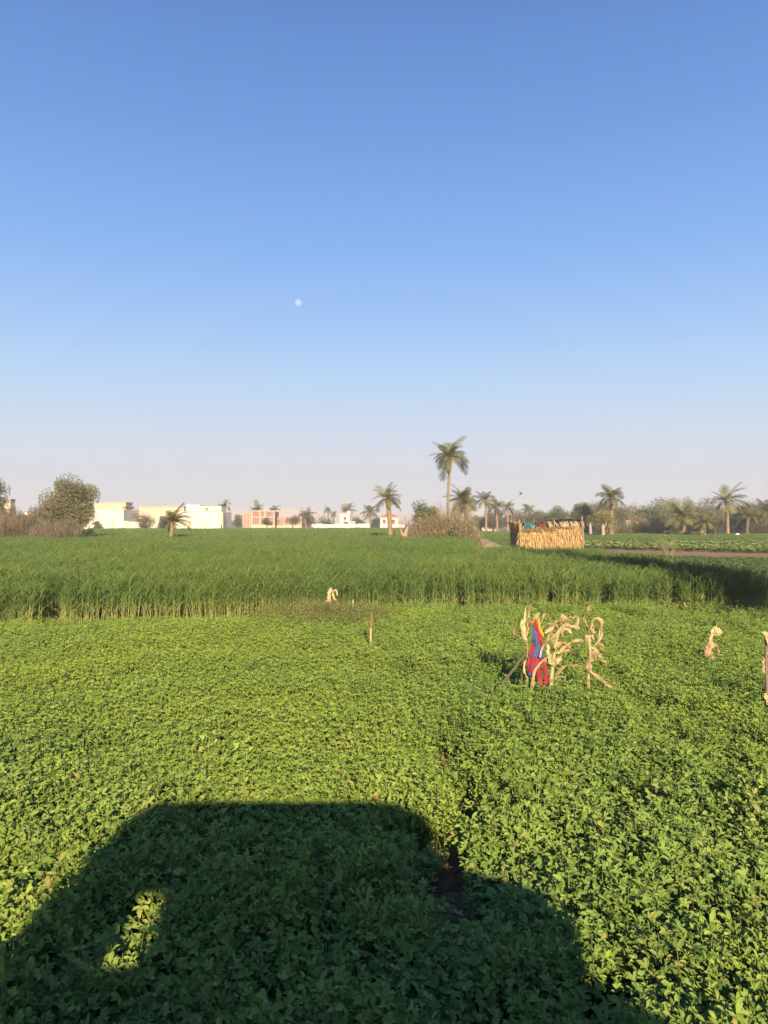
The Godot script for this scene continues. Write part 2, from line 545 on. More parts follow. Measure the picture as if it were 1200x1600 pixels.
func build_other_crops() -> void:
	var leafy := tinted("wheat_leaf", 0.55, 0.2)
	# short green crop round the hut and behind it
	var low := Node3D.new()
	low.name = "low_green_crop"
	add_child(low)
	tag(low, "short green crop growing around and behind the reed hut", "crop")
	low.set_meta("kind", "stuff")
	var m := [grass_tuft(60, 0.34, 0.36, 0.022, Color(0.092, 0.142, 0.030)), grass_tuft(60, 0.30, 0.36, 0.022, Color(0.105, 0.152, 0.032))]
	var where := [[], []]
	var tints := [[], []]
	var d := 13.0
	while d < 74.0:
		var x := 3.0 + (d - 28.0) * 0.12 if d > 28.5 else 7.7
		while x < d * 0.5 + 3.0:
			var px := x + rng.randf_range(-0.2, 0.2)
			var pd := d + rng.randf_range(-0.2, 0.2)
			x += 0.42
			var line := 48.0 - (px - 16.0) * 0.9
			if px > 9.0 and pd < line and pd > line - 9.0 + 2.0 * noise_b.get_noise_2d(px * 4.0, 2.0):
				continue
			if px > 11.5 and pd > line and pd < 66.0:
				continue
			if px > 5.2 and px < 8.1 and pd > 30.2 and pd < 32.8:
				continue
			var k := rng.randi() % 2
			var tall := (1.0 + (0.5 if pd > 62.0 else 0.0)) * (0.4 if px > 8.0 and pd < line else 1.0)
			where[k].append(Transform3D(Basis(Vector3.UP, rng.randf() * TAU).scaled(Vector3(1, tall, 1)), Vector3(px, 0, -pd)))
			var s := rng.randf_range(0.85, 1.12)
			tints[k].append(Color(s, s, s))
		d += 0.42
	for k in 2:
		scatter("short_plants", low, m[k], leafy, where[k], tints[k])
	# pale leafy vegetables on the bed at the far side of the bare strip
	var veg := Node3D.new()
	veg.name = "vegetable_bed"
	add_child(veg)
	tag(veg, "pale yellow green vegetable bed beyond the bare soil strip", "vegetables")
	veg.set_meta("kind", "stuff")
	var mv := [cabbage(), cabbage()]
	where = [[], []]
	tints = [[], []]
	d = 30.0
	while d < 65.0:
		var x := 11.6
		while x < d * 0.5 + 3.0:
			var px := x + rng.randf_range(-0.12, 0.12)
			var pd := d + rng.randf_range(-0.1, 0.1)
			x += 0.5
			if pd < 48.0 - (px - 16.0) * 0.9 or rng.randf() < 0.06:
				continue
			var k := rng.randi() % 2
			var s := rng.randf_range(0.8, 1.25)
			where[k].append(Transform3D(Basis(Vector3.UP, rng.randf() * TAU).scaled(Vector3(s, s, s)), Vector3(px, 0, -pd)))
			var t := rng.randf_range(0.8, 1.15)
			tints[k].append(Color(t, t, t))
		d += 0.62
	for k in 2:
		scatter("vegetable_plants", veg, mv[k], leafy, where[k], tints[k])
	# weeds going brown at the far edge of the clover
	var weeds := Node3D.new()
	weeds.name = "weed_patch"
	add_child(weeds)
	tag(weeds, "patch of browning weeds where the clover meets the wheat", "weeds")
	weeds.set_meta("kind", "stuff")
	var mw := []
	for k in 3:
		mw.append(clover_clump([Color(0.15, 0.14, 0.045), Color(0.11, 0.13, 0.04), Color(0.18, 0.145, 0.06)][k], 10, 0.16, 0.024))
	var ww := [[], [], []]
	var wt := [[], [], []]
	for i in 420:
		var a := rng.randf() * TAU
		var r := sqrt(rng.randf())
		var px := -1.05 + cos(a) * r * 1.15
		var pd := 12.75 + sin(a) * r * 1.35
		if pd > wheat_front(px) - 0.05:
			continue
		var k := rng.randi() % 3
		var tall := lerpf(1.55, 1.05, r) * rng.randf_range(0.85, 1.15)
		ww[k].append(Transform3D(Basis(Vector3.UP, rng.randf() * TAU).scaled(Vector3(1.1, tall, 1.1)), Vector3(px, 0, -pd)))
		var s := rng.randf_range(0.85, 1.15)
		wt[k].append(Color(s, s, s))
	for k in 3:
		scatter("weeds", weeds, mw[k], tinted("weed_leaf", 0.7, 0.15), ww[k], wt[k])
	# clods on the bare spots
	var clods := Node3D.new()
	clods.name = "soil_clods"
	add_child(clods)
	tag(clods, "loose brown soil clods on the bare hollow in the clover", "soil")
	clods.set_meta("kind", "stuff")
	var g := Geo.new()
	var top := [Vector3(0, 0.02, 0)]
	for ring in 3:
		var row := []
		for k in 6:
			var a := TAU * k / 6.0 + ring * 0.5
			var rr: float = [0.016, 0.024, 0.017][ring] * rng.randf_range(0.75, 1.25)
			row.append(Vector3(cos(a) * rr, [0.014, 0.003, -0.01][ring], sin(a) * rr))
		for k in 6:
			if ring == 0:
				g.tri(top[0], row[k], row[(k + 1) % 6], Color.WHITE)
			else:
				g.quad(top[k], row[k], row[(k + 1) % 6], top[(k + 1) % 6], Color.WHITE)
		top = row
	var cw := []
	var ct := []
	for i in 900:
		var px := 0.0
		var pd := 0.0
		if i < 500:
			px = 0.3 + rng.randfn(0, 0.14)
			pd = 3.5 + rng.randfn(0, 0.3)
		elif i < 600:
			px = -0.99 + rng.randfn(0, 0.08)
			pd = 3.1 + rng.randfn(0, 0.12)
		else:
			px = rng.randf_range(-5.5, -1.8)
			pd = wheat_front(px) - rng.randf_range(0.0, 0.45)
		var s := rng.randf_range(0.4, 1.7)
		cw.append(Transform3D(Basis(Vector3.UP, rng.randf() * TAU).scaled(Vector3(s, s * 0.8, s)), Vector3(px, 0.005 + 0.03 * noise_a.get_noise_2d(px * 9.0, pd * 9.0), -pd)))
		var t := rng.randf_range(0.12, 0.22)
		ct.append(Color(t * 1.2, t * 0.72, t * 0.34))
	scatter("clods", clods, g.mesh(), tinted("clod", 0.95), cw, ct)


# ---------------------------------------------------------------- trees
var frond_meshes := []

func make_fronds() -> void:
	for v in 8:
		var cls := v % 4
		var a: float = deg_to_rad([74.0, 46.0, 14.0, -14.0][cls] + rng.randf_range(-10, 10))
		var bend: float = deg_to_rad([42.0, 82.0, 88.0, 58.0][cls] * rng.randf_range(0.85, 1.15))
		var g := Geo.new()
		var pts := [Vector3.ZERO]
		var n := 10
		for i in n:
			var t := a - bend * (i + 0.5) / n
			pts.append(pts[-1] + Vector3(cos(t), sin(t), 0) / n)
		var rad := []
		for i in n + 1:
			rad.append(lerpf(0.016, 0.004, float(i) / n))
		g.tube(pts, rad, 3, Color(0.20, 0.16, 0.06))
		var green: Color = Color(0.145, 0.15, 0.045) if cls < 3 else Color(0.16, 0.135, 0.055)
		for i in 26:
			var f := 0.12 + 0.86 * i / 25.0
			var at := f * n
			var j := mini(int(at), n - 1)
			var p: Vector3 = pts[j].lerp(pts[j + 1], at - j)
			var t: Vector3 = (pts[j + 1] - pts[j]).normalized()
			var l := 0.30 * sin(PI * (0.14 + 0.80 * f)) + 0.05
			for s in [-1.0, 1.0]:
				var o := (t * 0.8 + Vector3(0, -0.16 + rng.randf_range(-0.2, 0.25), s)).normalized()
				var w := t * 0.011
				var droop := p + o * l + Vector3(0, -0.10 * l, 0)
				var m := p + o * l * 0.55 + Vector3(0, 0.03 * l, 0)
				var col := jit(green, 0.2)
				g.quad(p - w, p + w, m + w, m - w, col)
				g.tri(m - w, m + w, droop, col)
		frond_meshes.append(g.mesh())

func palm(label: String, at: Vector3, trunk_h: float, frond: float, count: int, radius: float, skirt: float, lean := Vector3.ZERO, shoots := 0) -> Node3D:
	if lean == Vector3.ZERO:
		lean = Vector3(rng.randf_range(-0.06, 0.06), 0, rng.randf_range(-0.06, 0.06)) * trunk_h
	var gust := rng.randf() * TAU
	var lopsided := rng.randf_range(0.0, 0.3)
	var t := thing("palm_tree", label, "palm", at, 0.0, "palm trees around the fields")
	var g := Geo.new()
	var pts := []
	var rad := []
	var n := 15
	for i in n + 1:
		var f := float(i) / n
		pts.append(Vector3(lean.x * f * f, trunk_h * f, lean.z * f * f))
		rad.append(radius * (1.35 - 0.45 * minf(1.0, f * 3.0)) * (1.0 + 0.10 * (i % 2)) * (1.25 if i >= n - 1 else 1.0))
	g.tube(pts, rad, 8, Color(0.26, 0.175, 0.105))
	for i in int(trunk_h * 22.0):
		# stubs of old leaf bases round the trunk
		var f := rng.randf_range(0.05, 1.0)
		var a := rng.randf() * TAU
		var c := Vector3(lean.x * f * f, trunk_h * f, lean.z * f * f)
		var o := Vector3(cos(a), 0, sin(a))
		var rr := radius * 0.95
		g.tri(c + o * rr + o.cross(Vector3.UP) * 0.05, c + o * rr - o.cross(Vector3.UP) * 0.05, c + o * (rr + 0.045) + Vector3(0, 0.12, 0), jit(Color(0.25, 0.165, 0.10), 0.3))
	put("trunk", g.mesh(), tinted("palm_bark", 0.95), t)
	var crown := Node3D.new()
	crown.name = "crown"
	t.add_child(crown)
	crown.position = Vector3(lean.x, trunk_h, lean.z)
	crown.rotation = Vector3(rng.randf_range(-0.18, 0.18), 0, rng.randf_range(-0.18, 0.18))
	for k in count:
		var f := float(k) / count
		var cls := 0 if f < 0.22 else (1 if f < 0.55 else (2 if f < 1.0 - skirt * 0.6 else 3))
		var o := put("frond", frond_meshes[cls + 4 * (rng.randi() % 2)], tinted("frond", 0.5, 0.25), crown, Vector3(0, rng.randf_range(-0.1, 0.1) * frond * 0.4, 0))
		o.rotation = Vector3(rng.randf_range(-0.3, 0.3), k * 2.399 + rng.randf_range(-0.4, 0.4), rng.randf_range(-0.22, 0.22))
		o.scale = Vector3.ONE * frond * rng.randf_range(0.68, 1.15) * (1.0 + lopsided * cos(o.rotation.y - gust))
	for s in shoots:
		var a := rng.randf() * TAU
		var o := put("shoot", frond_meshes[rng.randi() % 2], tinted("frond", 0.5, 0.25), t, Vector3(cos(a), 0, sin(a)) * 0.4)
		o.rotation = Vector3(0, a, 0)
		o.scale = Vector3.ONE * frond * rng.randf_range(0.7, 1.1)
	return t

func broadleaf(called: String, label: String, category: String, at: Vector3, h: float, w: float, low: float, green: Color, leaf := 0.13, amount := 1.0, group := "") -> Node3D:
	var t := thing(called, label, category, at, 0.0, group)
	var bark := Geo.new()
	var crown := Geo.new()
	var split := lerpf(low, h, 0.18)
	bark.tube([Vector3.ZERO, Vector3(0.05, split * 0.5, 0.02), Vector3(0.02, split, 0)], [w * 0.055, w * 0.045, w * 0.035], 7, Color(0.17, 0.125, 0.085))
	var lobes := int(clampf(14.0 * amount * (h - low) / w, 9.0, 40.0)) + 8
	var rx := w * 0.5
	var ry := (h - low) * 0.5
	for i in lobes:
		var dir := Vector3(rng.randfn(), rng.randfn() * 0.9 + 0.1, rng.randfn()).normalized()
		var r := pow(rng.randf(), 0.5) * (0.74 + 0.55 * noise_b.get_noise_3d(dir.x * 16.0 + at.x, dir.y * 16.0, dir.z * 16.0 + at.z))
		var c := Vector3(dir.x * rx * r, low + ry + dir.y * ry * r, dir.z * rx * r)
		var start := Vector3(0.02, split, 0)
		bark.tube([start, start.lerp(c, 0.5) + Vector3(0, -0.05 * h, 0), c], [w * 0.022, w * 0.012, w * 0.004], 4, Color(0.15, 0.115, 0.08), false)
		var lr := w * rng.randf_range(0.14, 0.25)
		var tone := jit(green, 0.22)
		for j in int(190 * amount):
			var q := Vector3(rng.randfn(), rng.randfn() * 0.8, rng.randfn()).limit_length(1.7) * lr * 0.6
			var p := c + q
			if p.y < 0.03:
				continue
			var d := Vector3(rng.randfn(), rng.randfn() - 0.3, rng.randfn()).normalized()
			var s := d.cross(Vector3(rng.randfn(), rng.randfn(), rng.randfn())).normalized()
			var l := leaf * rng.randf_range(0.6, 1.3)
			var col := jit(tone, 0.18)
			crown.tri(p, p + d * l * 0.5 + s * l * 0.28, p + d * l, col)
			crown.tri(p, p + d * l, p + d * l * 0.5 - s * l * 0.28, col)
	put("trunk", bark.mesh(), tinted("bark", 0.95), t)
	put("crown", crown.mesh(), tinted("tree_leaf", 0.6, 0.2), t)
	return t

func twiggy(called: String, label: String, category: String, at: Vector3, h: float, w: float, col: Color, n: int, thick := 0.012, leaves := 0.0, group := "") -> Node3D:
	var t := thing(called, label, category, at, 0.0, group)
	var g := Geo.new()
	var lv := Geo.new()
	for i in n:
		var a := rng.randf() * TAU
		var r := sqrt(rng.randf())
		var b := Vector3(cos(a), 0, sin(a)) * r * w * 0.28
		var hh := h * (rng.randf_range(0.3, 1.0) if rng.randf() < 0.7 else rng.randf_range(0.3, 0.6)) * (1.0 - 0.15 * r * r) * (0.85 + 0.3 * noise_b.get_noise_2d(cos(a) * 14.0 + at.x * 3.0, sin(a) * 14.0))
		var p1 := b + Vector3(cos(a) * r * w * 0.16 + rng.randfn() * 0.06, hh * 0.5, sin(a) * r * w * 0.16 + rng.randfn() * 0.06)
		var p2 := p1 + Vector3(cos(a) * r * w * 0.18 + rng.randfn() * 0.12, hh * 0.5, sin(a) * r * w * 0.18 + rng.randfn() * 0.12)
		var tone := jit(col, 0.25)
		g.tube([b, p1, p2], [thick, thick * 0.75, thick * 0.25], 3, tone, false)
		for k in 5:
			var f := rng.randf_range(0.25, 0.95)
			var p := b.lerp(p1, f * 2.0) if f < 0.5 else p1.lerp(p2, f * 2.0 - 1.0)
			var q := p + Vector3(rng.randfn() * 0.13, rng.randf_range(0.05, 0.32), rng.randfn() * 0.13) * h * 0.4
			g.tube([p, q], [thick * 0.5, thick * 0.2], 3, tone, false)
			if rng.randf() < leaves:
				for j in 3:
					var d := Vector3(rng.randfn(), rng.randfn() * 0.7 - 0.3, rng.randfn()).normalized()
					var m := p.lerp(q, rng.randf())
					var s := d.cross(Vector3.UP).normalized() * 0.02
					lv.tri(m - s, m + s, m + d * rng.randf_range(0.08, 0.2), jit(col * Color(1.1, 1.15, 0.9), 0.25))
	put("branches", g.mesh(), tinted("bark", 0.95), t)
	if lv.v.size():
		put("leaves", lv.mesh(), tinted("dry_leaf", 0.8, 0.2), t)
	return t

func build_trees() -> void:
	make_fronds()
	# palms: label, bearing, distance, trunk height, frond length, fronds, trunk radius, share of hanging fronds, lean, shoots
	var olive := Color(0.105, 0.12, 0.045)
	palm("tallest palm, slender bare trunk rising from the dry reeds", spot(0.0825, 60), 6.85, 1.75, 38, 0.105, 0.22, Vector3(0.22, 0, 0))
	palm("short thick-trunked palm standing alone in the wheat left of the reeds", spot(0.0085, 52), 3.35, 1.35, 22, 0.17, 0.12)
	palm("small bushy palm in the wheat before the cream buildings", spot(-0.277, 47.5), 1.75, 1.1, 36, 0.12, 0.15)
	palm("slim palm at the corner of the largest cream building", spot(-0.2067, 115), 4.0, 1.35, 30, 0.14, 0.25)
	palm("broad palm crown rising behind the taller brick building", spot(-0.164, 165), 4.2, 2.1, 30, 0.18, 0.2)
	palm("smaller palm crown above the right corner of the taller brick building", spot(-0.146, 170), 4.0, 1.7, 28, 0.18, 0.2)
	palm("dense round palm at the end of the lower brick building", spot(-0.1017, 133), 2.6, 2.0, 44, 0.2, 0.32)
	palm("thin distant palm left of the white house", spot(-0.0725, 190), 4.6, 1.4, 26, 0.16, 0.25)
	palm("shorter thin distant palm nearest the white house", spot(-0.0655, 195), 3.6, 1.3, 26, 0.16, 0.25)
	palm("wide palm crown directly behind the white house", spot(-0.049, 180), 4.2, 2.3, 38, 0.2, 0.25)
	palm("wide palm between the white house and the villa", spot(-0.0185, 160), 3.7, 2.3, 38, 0.2, 0.28)
	palm("dense palm just right of the tallest palm", spot(0.1075, 75), 3.75, 1.75, 52, 0.17, 0.32, Vector3.ZERO, 6)
	palm("hazy palm, tallest of the three right of the dry reeds", spot(0.133, 115), 5.0, 1.7, 34, 0.17, 0.3)
	palm("hazy palm, middle of the three right of the dry reeds", spot(0.1475, 117), 4.1, 1.75, 34, 0.17, 0.3)
	palm("hazy palm, shortest of the three right of the dry reeds", spot(0.161, 115), 3.9, 1.45, 30, 0.17, 0.3)
	palm("distant palm standing over the left half of the reed hut", spot(0.19, 150), 4.0, 2.0, 34, 0.2, 0.3)
	palm("tall shaggy palm beyond the field right of the hut", spot(0.296, 85), 4.5, 1.75, 52, 0.2, 0.4, Vector3(0.1, 0, 0), 4)
	palm("low broad palm with many shoots in the tree line", spot(0.39, 85), 2.3, 2.3, 44, 0.22, 0.3, Vector3.ZERO, 14)
	palm("small dark palm between the broad palm and the open-crowned palm", spot(0.417, 80), 1.7, 1.7, 26, 0.17, 0.2)
	palm("open-crowned palm with straight orange trunk in the right tree line", spot(0.4475, 85), 4.0, 2.35, 22, 0.18, 0.1)
	palm("low palm right of the open-crowned palm", spot(0.473, 90), 2.3, 1.9, 30, 0.18, 0.25)
	palm("palm at the far right edge of the tree line", spot(0.498, 92), 2.9, 2.0, 34, 0.18, 0.25)

	var g_tree := "trees along the far edge of the fields"
	broadleaf("acacia_tree", "large olive acacia, tallest of the trees before the cream buildings", "tree", spot(-0.408, 49), 4.6, 3.4, 0.3, Color(0.160, 0.146, 0.066), 0.11, 4.6, g_tree)
	broadleaf("acacia_tree", "tree cut off by the left edge of the picture", "tree", spot(-0.511, 55), 5.0, 2.3, 0.8, olive, 0.12, 1.6, g_tree)
	broadleaf("shrub", "dusty brown shrub under the tree at the left edge", "shrub", spot(-0.495, 53), 3.1, 2.2, 0.2, Color(0.17, 0.13, 0.08), 0.10, 1.4, g_tree)
	broadleaf("shrub", "dusty brown shrub behind the dark green one", "shrub", spot(-0.468, 54), 2.9, 2.2, 0.2, Color(0.16, 0.125, 0.075), 0.10, 1.4, g_tree)
	broadleaf("shrub", "olive shrub filling the gap left of the large acacia", "shrub", spot(-0.440, 51), 2.8, 1.8, 0.2, Color(0.14, 0.125, 0.065), 0.10, 1.4, g_tree)
	broadleaf("shrub", "dark green shrub among the brown thorn bushes", "shrub", spot(-0.456, 48.5), 2.1, 1.5, 0.1, Color(0.06, 0.08, 0.035), 0.1, 1.0, g_tree)
	broadleaf("shrub", "dark low shrub at the foot of the large acacia", "shrub", spot(-0.388, 46.5), 1.5, 1.1, 0.1, Color(0.05, 0.07, 0.03), 0.1, 1.0, g_tree)
	broadleaf("shrub", "small shrub against the cream wall beside the acacia", "shrub", spot(-0.372, 100), 1.9, 1.6, 0.1, olive, 0.14, 0.7, g_tree)
	broadleaf("bush_tree", "brownish tree between the two larger cream buildings", "tree", spot(-0.314, 104), 3.0, 3.0, 0.3, Color(0.15, 0.12, 0.07), 0.14, 0.8, g_tree)
	broadleaf("bush_tree", "dark tree behind the small bushy palm", "tree", spot(-0.288, 104), 2.6, 2.4, 0.3, Color(0.08, 0.085, 0.05), 0.14, 0.8, g_tree)
	broadleaf("bush_tree", "dusty trees left of the taller brick building", "tree", spot(-0.205, 135), 3.0, 3.2, 0.2, Color(0.07, 0.085, 0.05), 0.16, 0.8, g_tree)
	broadleaf("bush_tree", "pale dusty tree touching the taller brick building", "tree", spot(-0.1905, 132), 3.1, 2.0, 0.2, Color(0.12, 0.12, 0.07), 0.16, 0.8, g_tree)
	broadleaf("bush_tree", "small tree in front of the taller brick building", "tree", spot(-0.1525, 120), 2.5, 1.8, 1.0, Color(0.10, 0.10, 0.06), 0.13, 0.6, g_tree)
	broadleaf("bush_tree", "brownish tree in front of the lower brick building", "tree", spot(-0.119, 116), 2.9, 2.3, 1.2, Color(0.14, 0.115, 0.07), 0.13, 0.6, g_tree)
	for q in [[-0.098, 172, 3.0, 5.0, "dark hedge behind the long white wall, left part"], [-0.076, 170, 2.6, 5.5, "dark hedge behind the long white wall, middle part"], [-0.034, 168, 2.9, 4.0, "dark hedge just right of the white house"], [-0.008, 166, 3.0, 4.0, "dark hedge just left of the villa"]]:
		broadleaf("hedge", q[4], "hedge", spot(q[0], q[1]), q[2], q[3], 0.1, Color(0.065, 0.085, 0.055), 0.2, 1.0, g_tree)
	broadleaf("shrub", "dense dark green shrub behind the dry reeds", "shrub", spot(0.058, 48.5), 3.25, 2.0, 0.4, Color(0.105, 0.12, 0.042), 0.11, 1.8, g_tree)
	broadleaf("shrub", "small green bush at the foot of the dry reeds", "shrub", spot(0.0895, 45.6), 1.55, 0.55, 0.3, Color(0.07, 0.095, 0.035), 0.09, 0.6, g_tree)
	broadleaf("bush_tree", "round green tree just right of the hut", "tree", spot(0.259, 92), 4.5, 2.9, 0.9, Color(0.115, 0.135, 0.045), 0.14, 1.6, g_tree)
	broadleaf("bush_tree", "yellowish bush below the tall shaggy palm", "tree", spot(0.286, 80), 3.5, 2.8, 0.4, Color(0.21, 0.185, 0.065), 0.13, 1.4, g_tree)
	broadleaf("bush_tree", "brown bush over the ruined mud wall", "tree", spot(0.329, 99), 3.0, 4.0, 0.4, Color(0.19, 0.15, 0.075), 0.15, 1.3, g_tree)
	broadleaf("bush_tree", "grey green tree right of the ruined mud wall", "tree", spot(0.357, 92), 4.1, 2.9, 0.5, Color(0.14, 0.14, 0.06), 0.14, 1.4, g_tree)
	broadleaf("bush_tree", "dark bush behind the trunk of the open-crowned palm", "tree", spot(0.459, 92), 3.2, 2.4, 0.1, Color(0.045, 0.05, 0.035), 0.14, 1.2, g_tree)
	broadleaf("bush_tree", "dusty tree left of the open-crowned palm", "tree", spot(0.432, 97), 3.6, 2.8, 0.4, Color(0.17, 0.155, 0.07), 0.15, 1.3, g_tree)
	broadleaf("bush_tree", "dusty tree at the right edge of the tree line", "tree", spot(0.487, 96), 3.7, 3.6, 0.3, Color(0.155, 0.15, 0.065), 0.15, 1.3, g_tree)
	broadleaf("bush_tree", "dusty tree behind the low broad palm", "tree", spot(0.378, 104), 3.8, 3.4, 0.4, Color(0.17, 0.155, 0.07), 0.15, 1.3, g_tree)
	var k := 0
	for q in [[0.172, 3.6, 3.4], [0.183, 3.0, 3.2], [0.203, 3.9, 4.2], [0.219, 3.3, 3.6], [0.234, 3.8, 3.6], [0.248, 3.4, 3.0]]:
		broadleaf("bush_tree", ["hazy tree left of the bird", "low hazy tree below the bird", "hazy tree over the left end of the hut roof", "low hazy tree over the middle of the hut roof", "hazy tree over the right end of the hut roof", "low hazy tree between the hut and the round tree"][k], "tree", spot(q[0], 138 - k * 3), q[1], q[2], 0.2, [Color(0.12, 0.11, 0.065), Color(0.15, 0.125, 0.08)][k % 2], 0.18, 0.9, g_tree)
		k += 1
	k = 0
	for q in [[0.118, 160, 2.6, 5.0], [0.150, 165, 2.8, 5.0]]:
		broadleaf("hedge", ["distant hedge behind the dense palm", "distant hedge behind the three hazy palms"][k], "hedge", spot(q[0], q[1]), q[2], q[3], 0.1, Color(0.10, 0.105, 0.065), 0.2, 1.0, g_tree)
		k += 1
	k = 0
	for q in [[0.262, 108, 4.8, 4.8], [0.282, 112, 4.8, 4.6], [0.306, 110, 4.4, 4.6], [0.335, 114, 4.7, 5.2], [0.362, 110, 5.2, 5.0], [0.386, 112, 5.2, 4.6], [0.410, 110, 5.0, 5.0], [0.434, 114, 4.8, 4.8], [0.460, 110, 5.0, 5.0], [0.484, 108, 4.8, 4.6], [0.508, 110, 4.6, 4.4], [0.168, 125, 3.6, 4.4], [0.196, 122, 3.9, 4.6], [0.226, 120, 4.2, 4.8], [0.126, 128, 3.0, 4.0], [0.142, 126, 3.4, 4.2]]:
		var place: String = ["the round green tree", "the yellowish bush", "the tall shaggy palm", "the ruined mud wall", "the grey green tree", "the low broad palm", "the small dark palm", "the thicket left of the open-crowned palm", "the open-crowned palm", "the low palm beside the open-crowned palm", "the palm at the far right edge", "the gap below the bird", "the left side of the hut", "the right side of the hut", "the dense palm beside the tallest palm", "the three hazy palms"][k]
		broadleaf("belt_tree", "dusty olive tree of the back row, behind " + place, "tree", spot(q[0], q[1]), q[2], q[3], 0.2, [Color(0.12, 0.118, 0.048), Color(0.09, 0.103, 0.038), Color(0.145, 0.128, 0.057)][k % 3], 0.16, 1.8, "back row of the tree belt")
		k += 1
	# dry and bare bushes
	var brown := Color(0.175, 0.135, 0.085)
	var tan_ := Color(0.30, 0.235, 0.13)
	var g_dry := "dry bushes along the field edge"
	twiggy("thorn_bush", "bare brown bush in front of the large acacia", "bush", spot(-0.414, 46.4), 2.5, 2.2, brown, 600, 0.014, 0.25, g_dry)
	twiggy("thorn_bush", "bare brown bush left of the dark green shrub", "bush", spot(-0.478, 48), 2.9, 2.4, brown, 420, 0.014, 0.2, g_dry)
	twiggy("thorn_bush", "bare brown bush at the left edge of the picture", "bush", spot(-0.503, 47), 2.7, 2.4, brown, 700, 0.014, 0.2, g_dry)
	twiggy("thorn_bush", "bare brown bush between the dark shrub and the acacia", "bush", spot(-0.438, 46.6), 2.2, 1.7, brown, 700, 0.014, 0.25, g_dry)
	twiggy("thorn_bush", "leafless grey brown bush at the left end of the dry reeds", "bush", spot(0.034, 47.5), 2.75, 1.5, Color(0.27, 0.205, 0.15), 240, 0.010, 0.05, g_dry)
	twiggy("dry_reeds", "tan dry reeds below the dense green shrub", "reeds", spot(0.060, 46.6), 2.55, 1.7, tan_, 900, 0.014, 0.5, g_dry)
	twiggy("dry_reeds", "tan dry reeds round the trunk of the tallest palm", "reeds", spot(0.081, 46.4), 3.3, 1.9, tan_, 900, 0.014, 0.5, g_dry)
	twiggy("dry_reeds", "tan dry reeds at the right end of the bank", "reeds", spot(0.102, 46.0), 3.0, 1.7, tan_, 700, 0.014, 0.5, g_dry)
	twiggy("dry_reeds", "low tan reeds where the bank meets the soil mound", "reeds", spot(0.115, 45.6), 1.2, 1.0, tan_, 700, 0.014, 0.4, g_dry)
	twiggy("dry_reeds", "tan scrub behind the ridge of the hut", "reeds", spot(0.213, 60), 2.3, 3.4, tan_, 420, 0.014, 0.5, g_dry)
	k = 0
	for q in [[0.268, 93, 2.4, 3.2], [0.301, 90, 2.8, 3.4], [0.318, 94, 2.2, 3.2], [0.344, 96, 2.7, 3.4], [0.368, 90, 2.6, 3.4], [0.403, 93, 2.9, 3.4], [0.424, 90, 2.4, 3.0], [0.441, 95, 2.7, 3.2], [0.468, 96, 2.6, 3.2], [0.492, 90, 2.7, 3.4], [0.512, 92, 2.5, 3.2]]:
		var where_: String = ["between the round tree and the yellowish bush", "right of the tall shaggy palm", "left of the ruined mud wall", "at the right end of the ruined mud wall", "left of the low broad palm", "right of the low broad palm", "around the small dark palm", "left of the open-crowned palm trunk", "right of the open-crowned palm trunk", "near the right edge of the tree line", "at the very right end of the tree line"][k]
		twiggy("brush_thicket", "dusty brown thicket " + where_, "thicket", spot(q[0], q[1]), q[2], q[3], [Color(0.15, 0.132, 0.062), Color(0.185, 0.145, 0.08), Color(0.135, 0.132, 0.055)][k % 3], 520, 0.018, 1.0, "brown thickets in the right tree line")
		k += 1
	twiggy("bare_sapling", "thin leafless sapling at the edge of the vegetable bed", "sapling", spot(0.3695, 40), 1.75, 0.9, Color(0.30, 0.26, 0.13), 26, 0.012, 0.4)
	twiggy("fluffy_weed", "pale weed at the foot of the wheat beside the dark tree shadow", "weed", Vector3(5.55, 0, -13.7), 0.55, 0.6, Color(0.17, 0.20, 0.07), 70, 0.004, 0.7)
	# the tree beside the track, outside the picture, whose shadow crosses the wheat
	broadleaf("roadside_tree", "tall slim tree beside the track casting its shadow over the wheat", "tree", Vector3(8.0, 0, -4.2), 10.9, 2.7, 1.6, Color(0.075, 0.10, 0.035), 0.16, 0.8)
	# stump and mound at the reed bank
	var g := Geo.new()
	g.tube([Vector3(0, 0, 0), Vector3(0.05, 0.5, 0), Vector3(-0.02, 1.0, 0), Vector3(0.16, 1.5, 0)], [0.24, 0.19, 0.16, 0.05], 8, Color(0.33, 0.22, 0.16))
	g.tube([Vector3(0, 0.7, 0), Vector3(-0.2, 1.1, 0.1), Vector3(-0.26, 1.35, 0.1)], [0.12, 0.08, 0.04], 6, Color(0.33, 0.22, 0.16))
	var st := thing("tree_stump", "pinkish brown broken stump at the left end of the reed bank", "stump", spot(0.0275, 46.4))
	put("trunk", g.mesh(), tinted("bark", 0.95), st)
	g = Geo.new()
	for i in 26:
		for j in 8:
			var f := func(a: int, b: int) -> Vector3:
				var u := a / 26.0
				var w := b / 8.0
				var hh := sin(PI * u) * sin(PI * w) * 0.55
				return Vector3(-3.0 + 6.2 * u, 0.4 + hh * (1.0 + 0.4 * noise_b.get_noise_2d(a * 14.0, b * 14.0)) - 0.42, -w * 2.0)
			g.quad(f.call(i, j), f.call(i, j + 1), f.call(i + 1, j + 1), f.call(i + 1, j), Color.WHITE)
	var mound := put("earth_bank", g.mesh(), worn("bank_soil", lin(0.15, 0.105, 0.065), lin(0.28, 0.20, 0.125), 0.8, 0.95, 2.0, 0.03), self, spot(0.108, 45.6))
	mound.scale = Vector3(1, 1.45, 1)
	structure(mound)


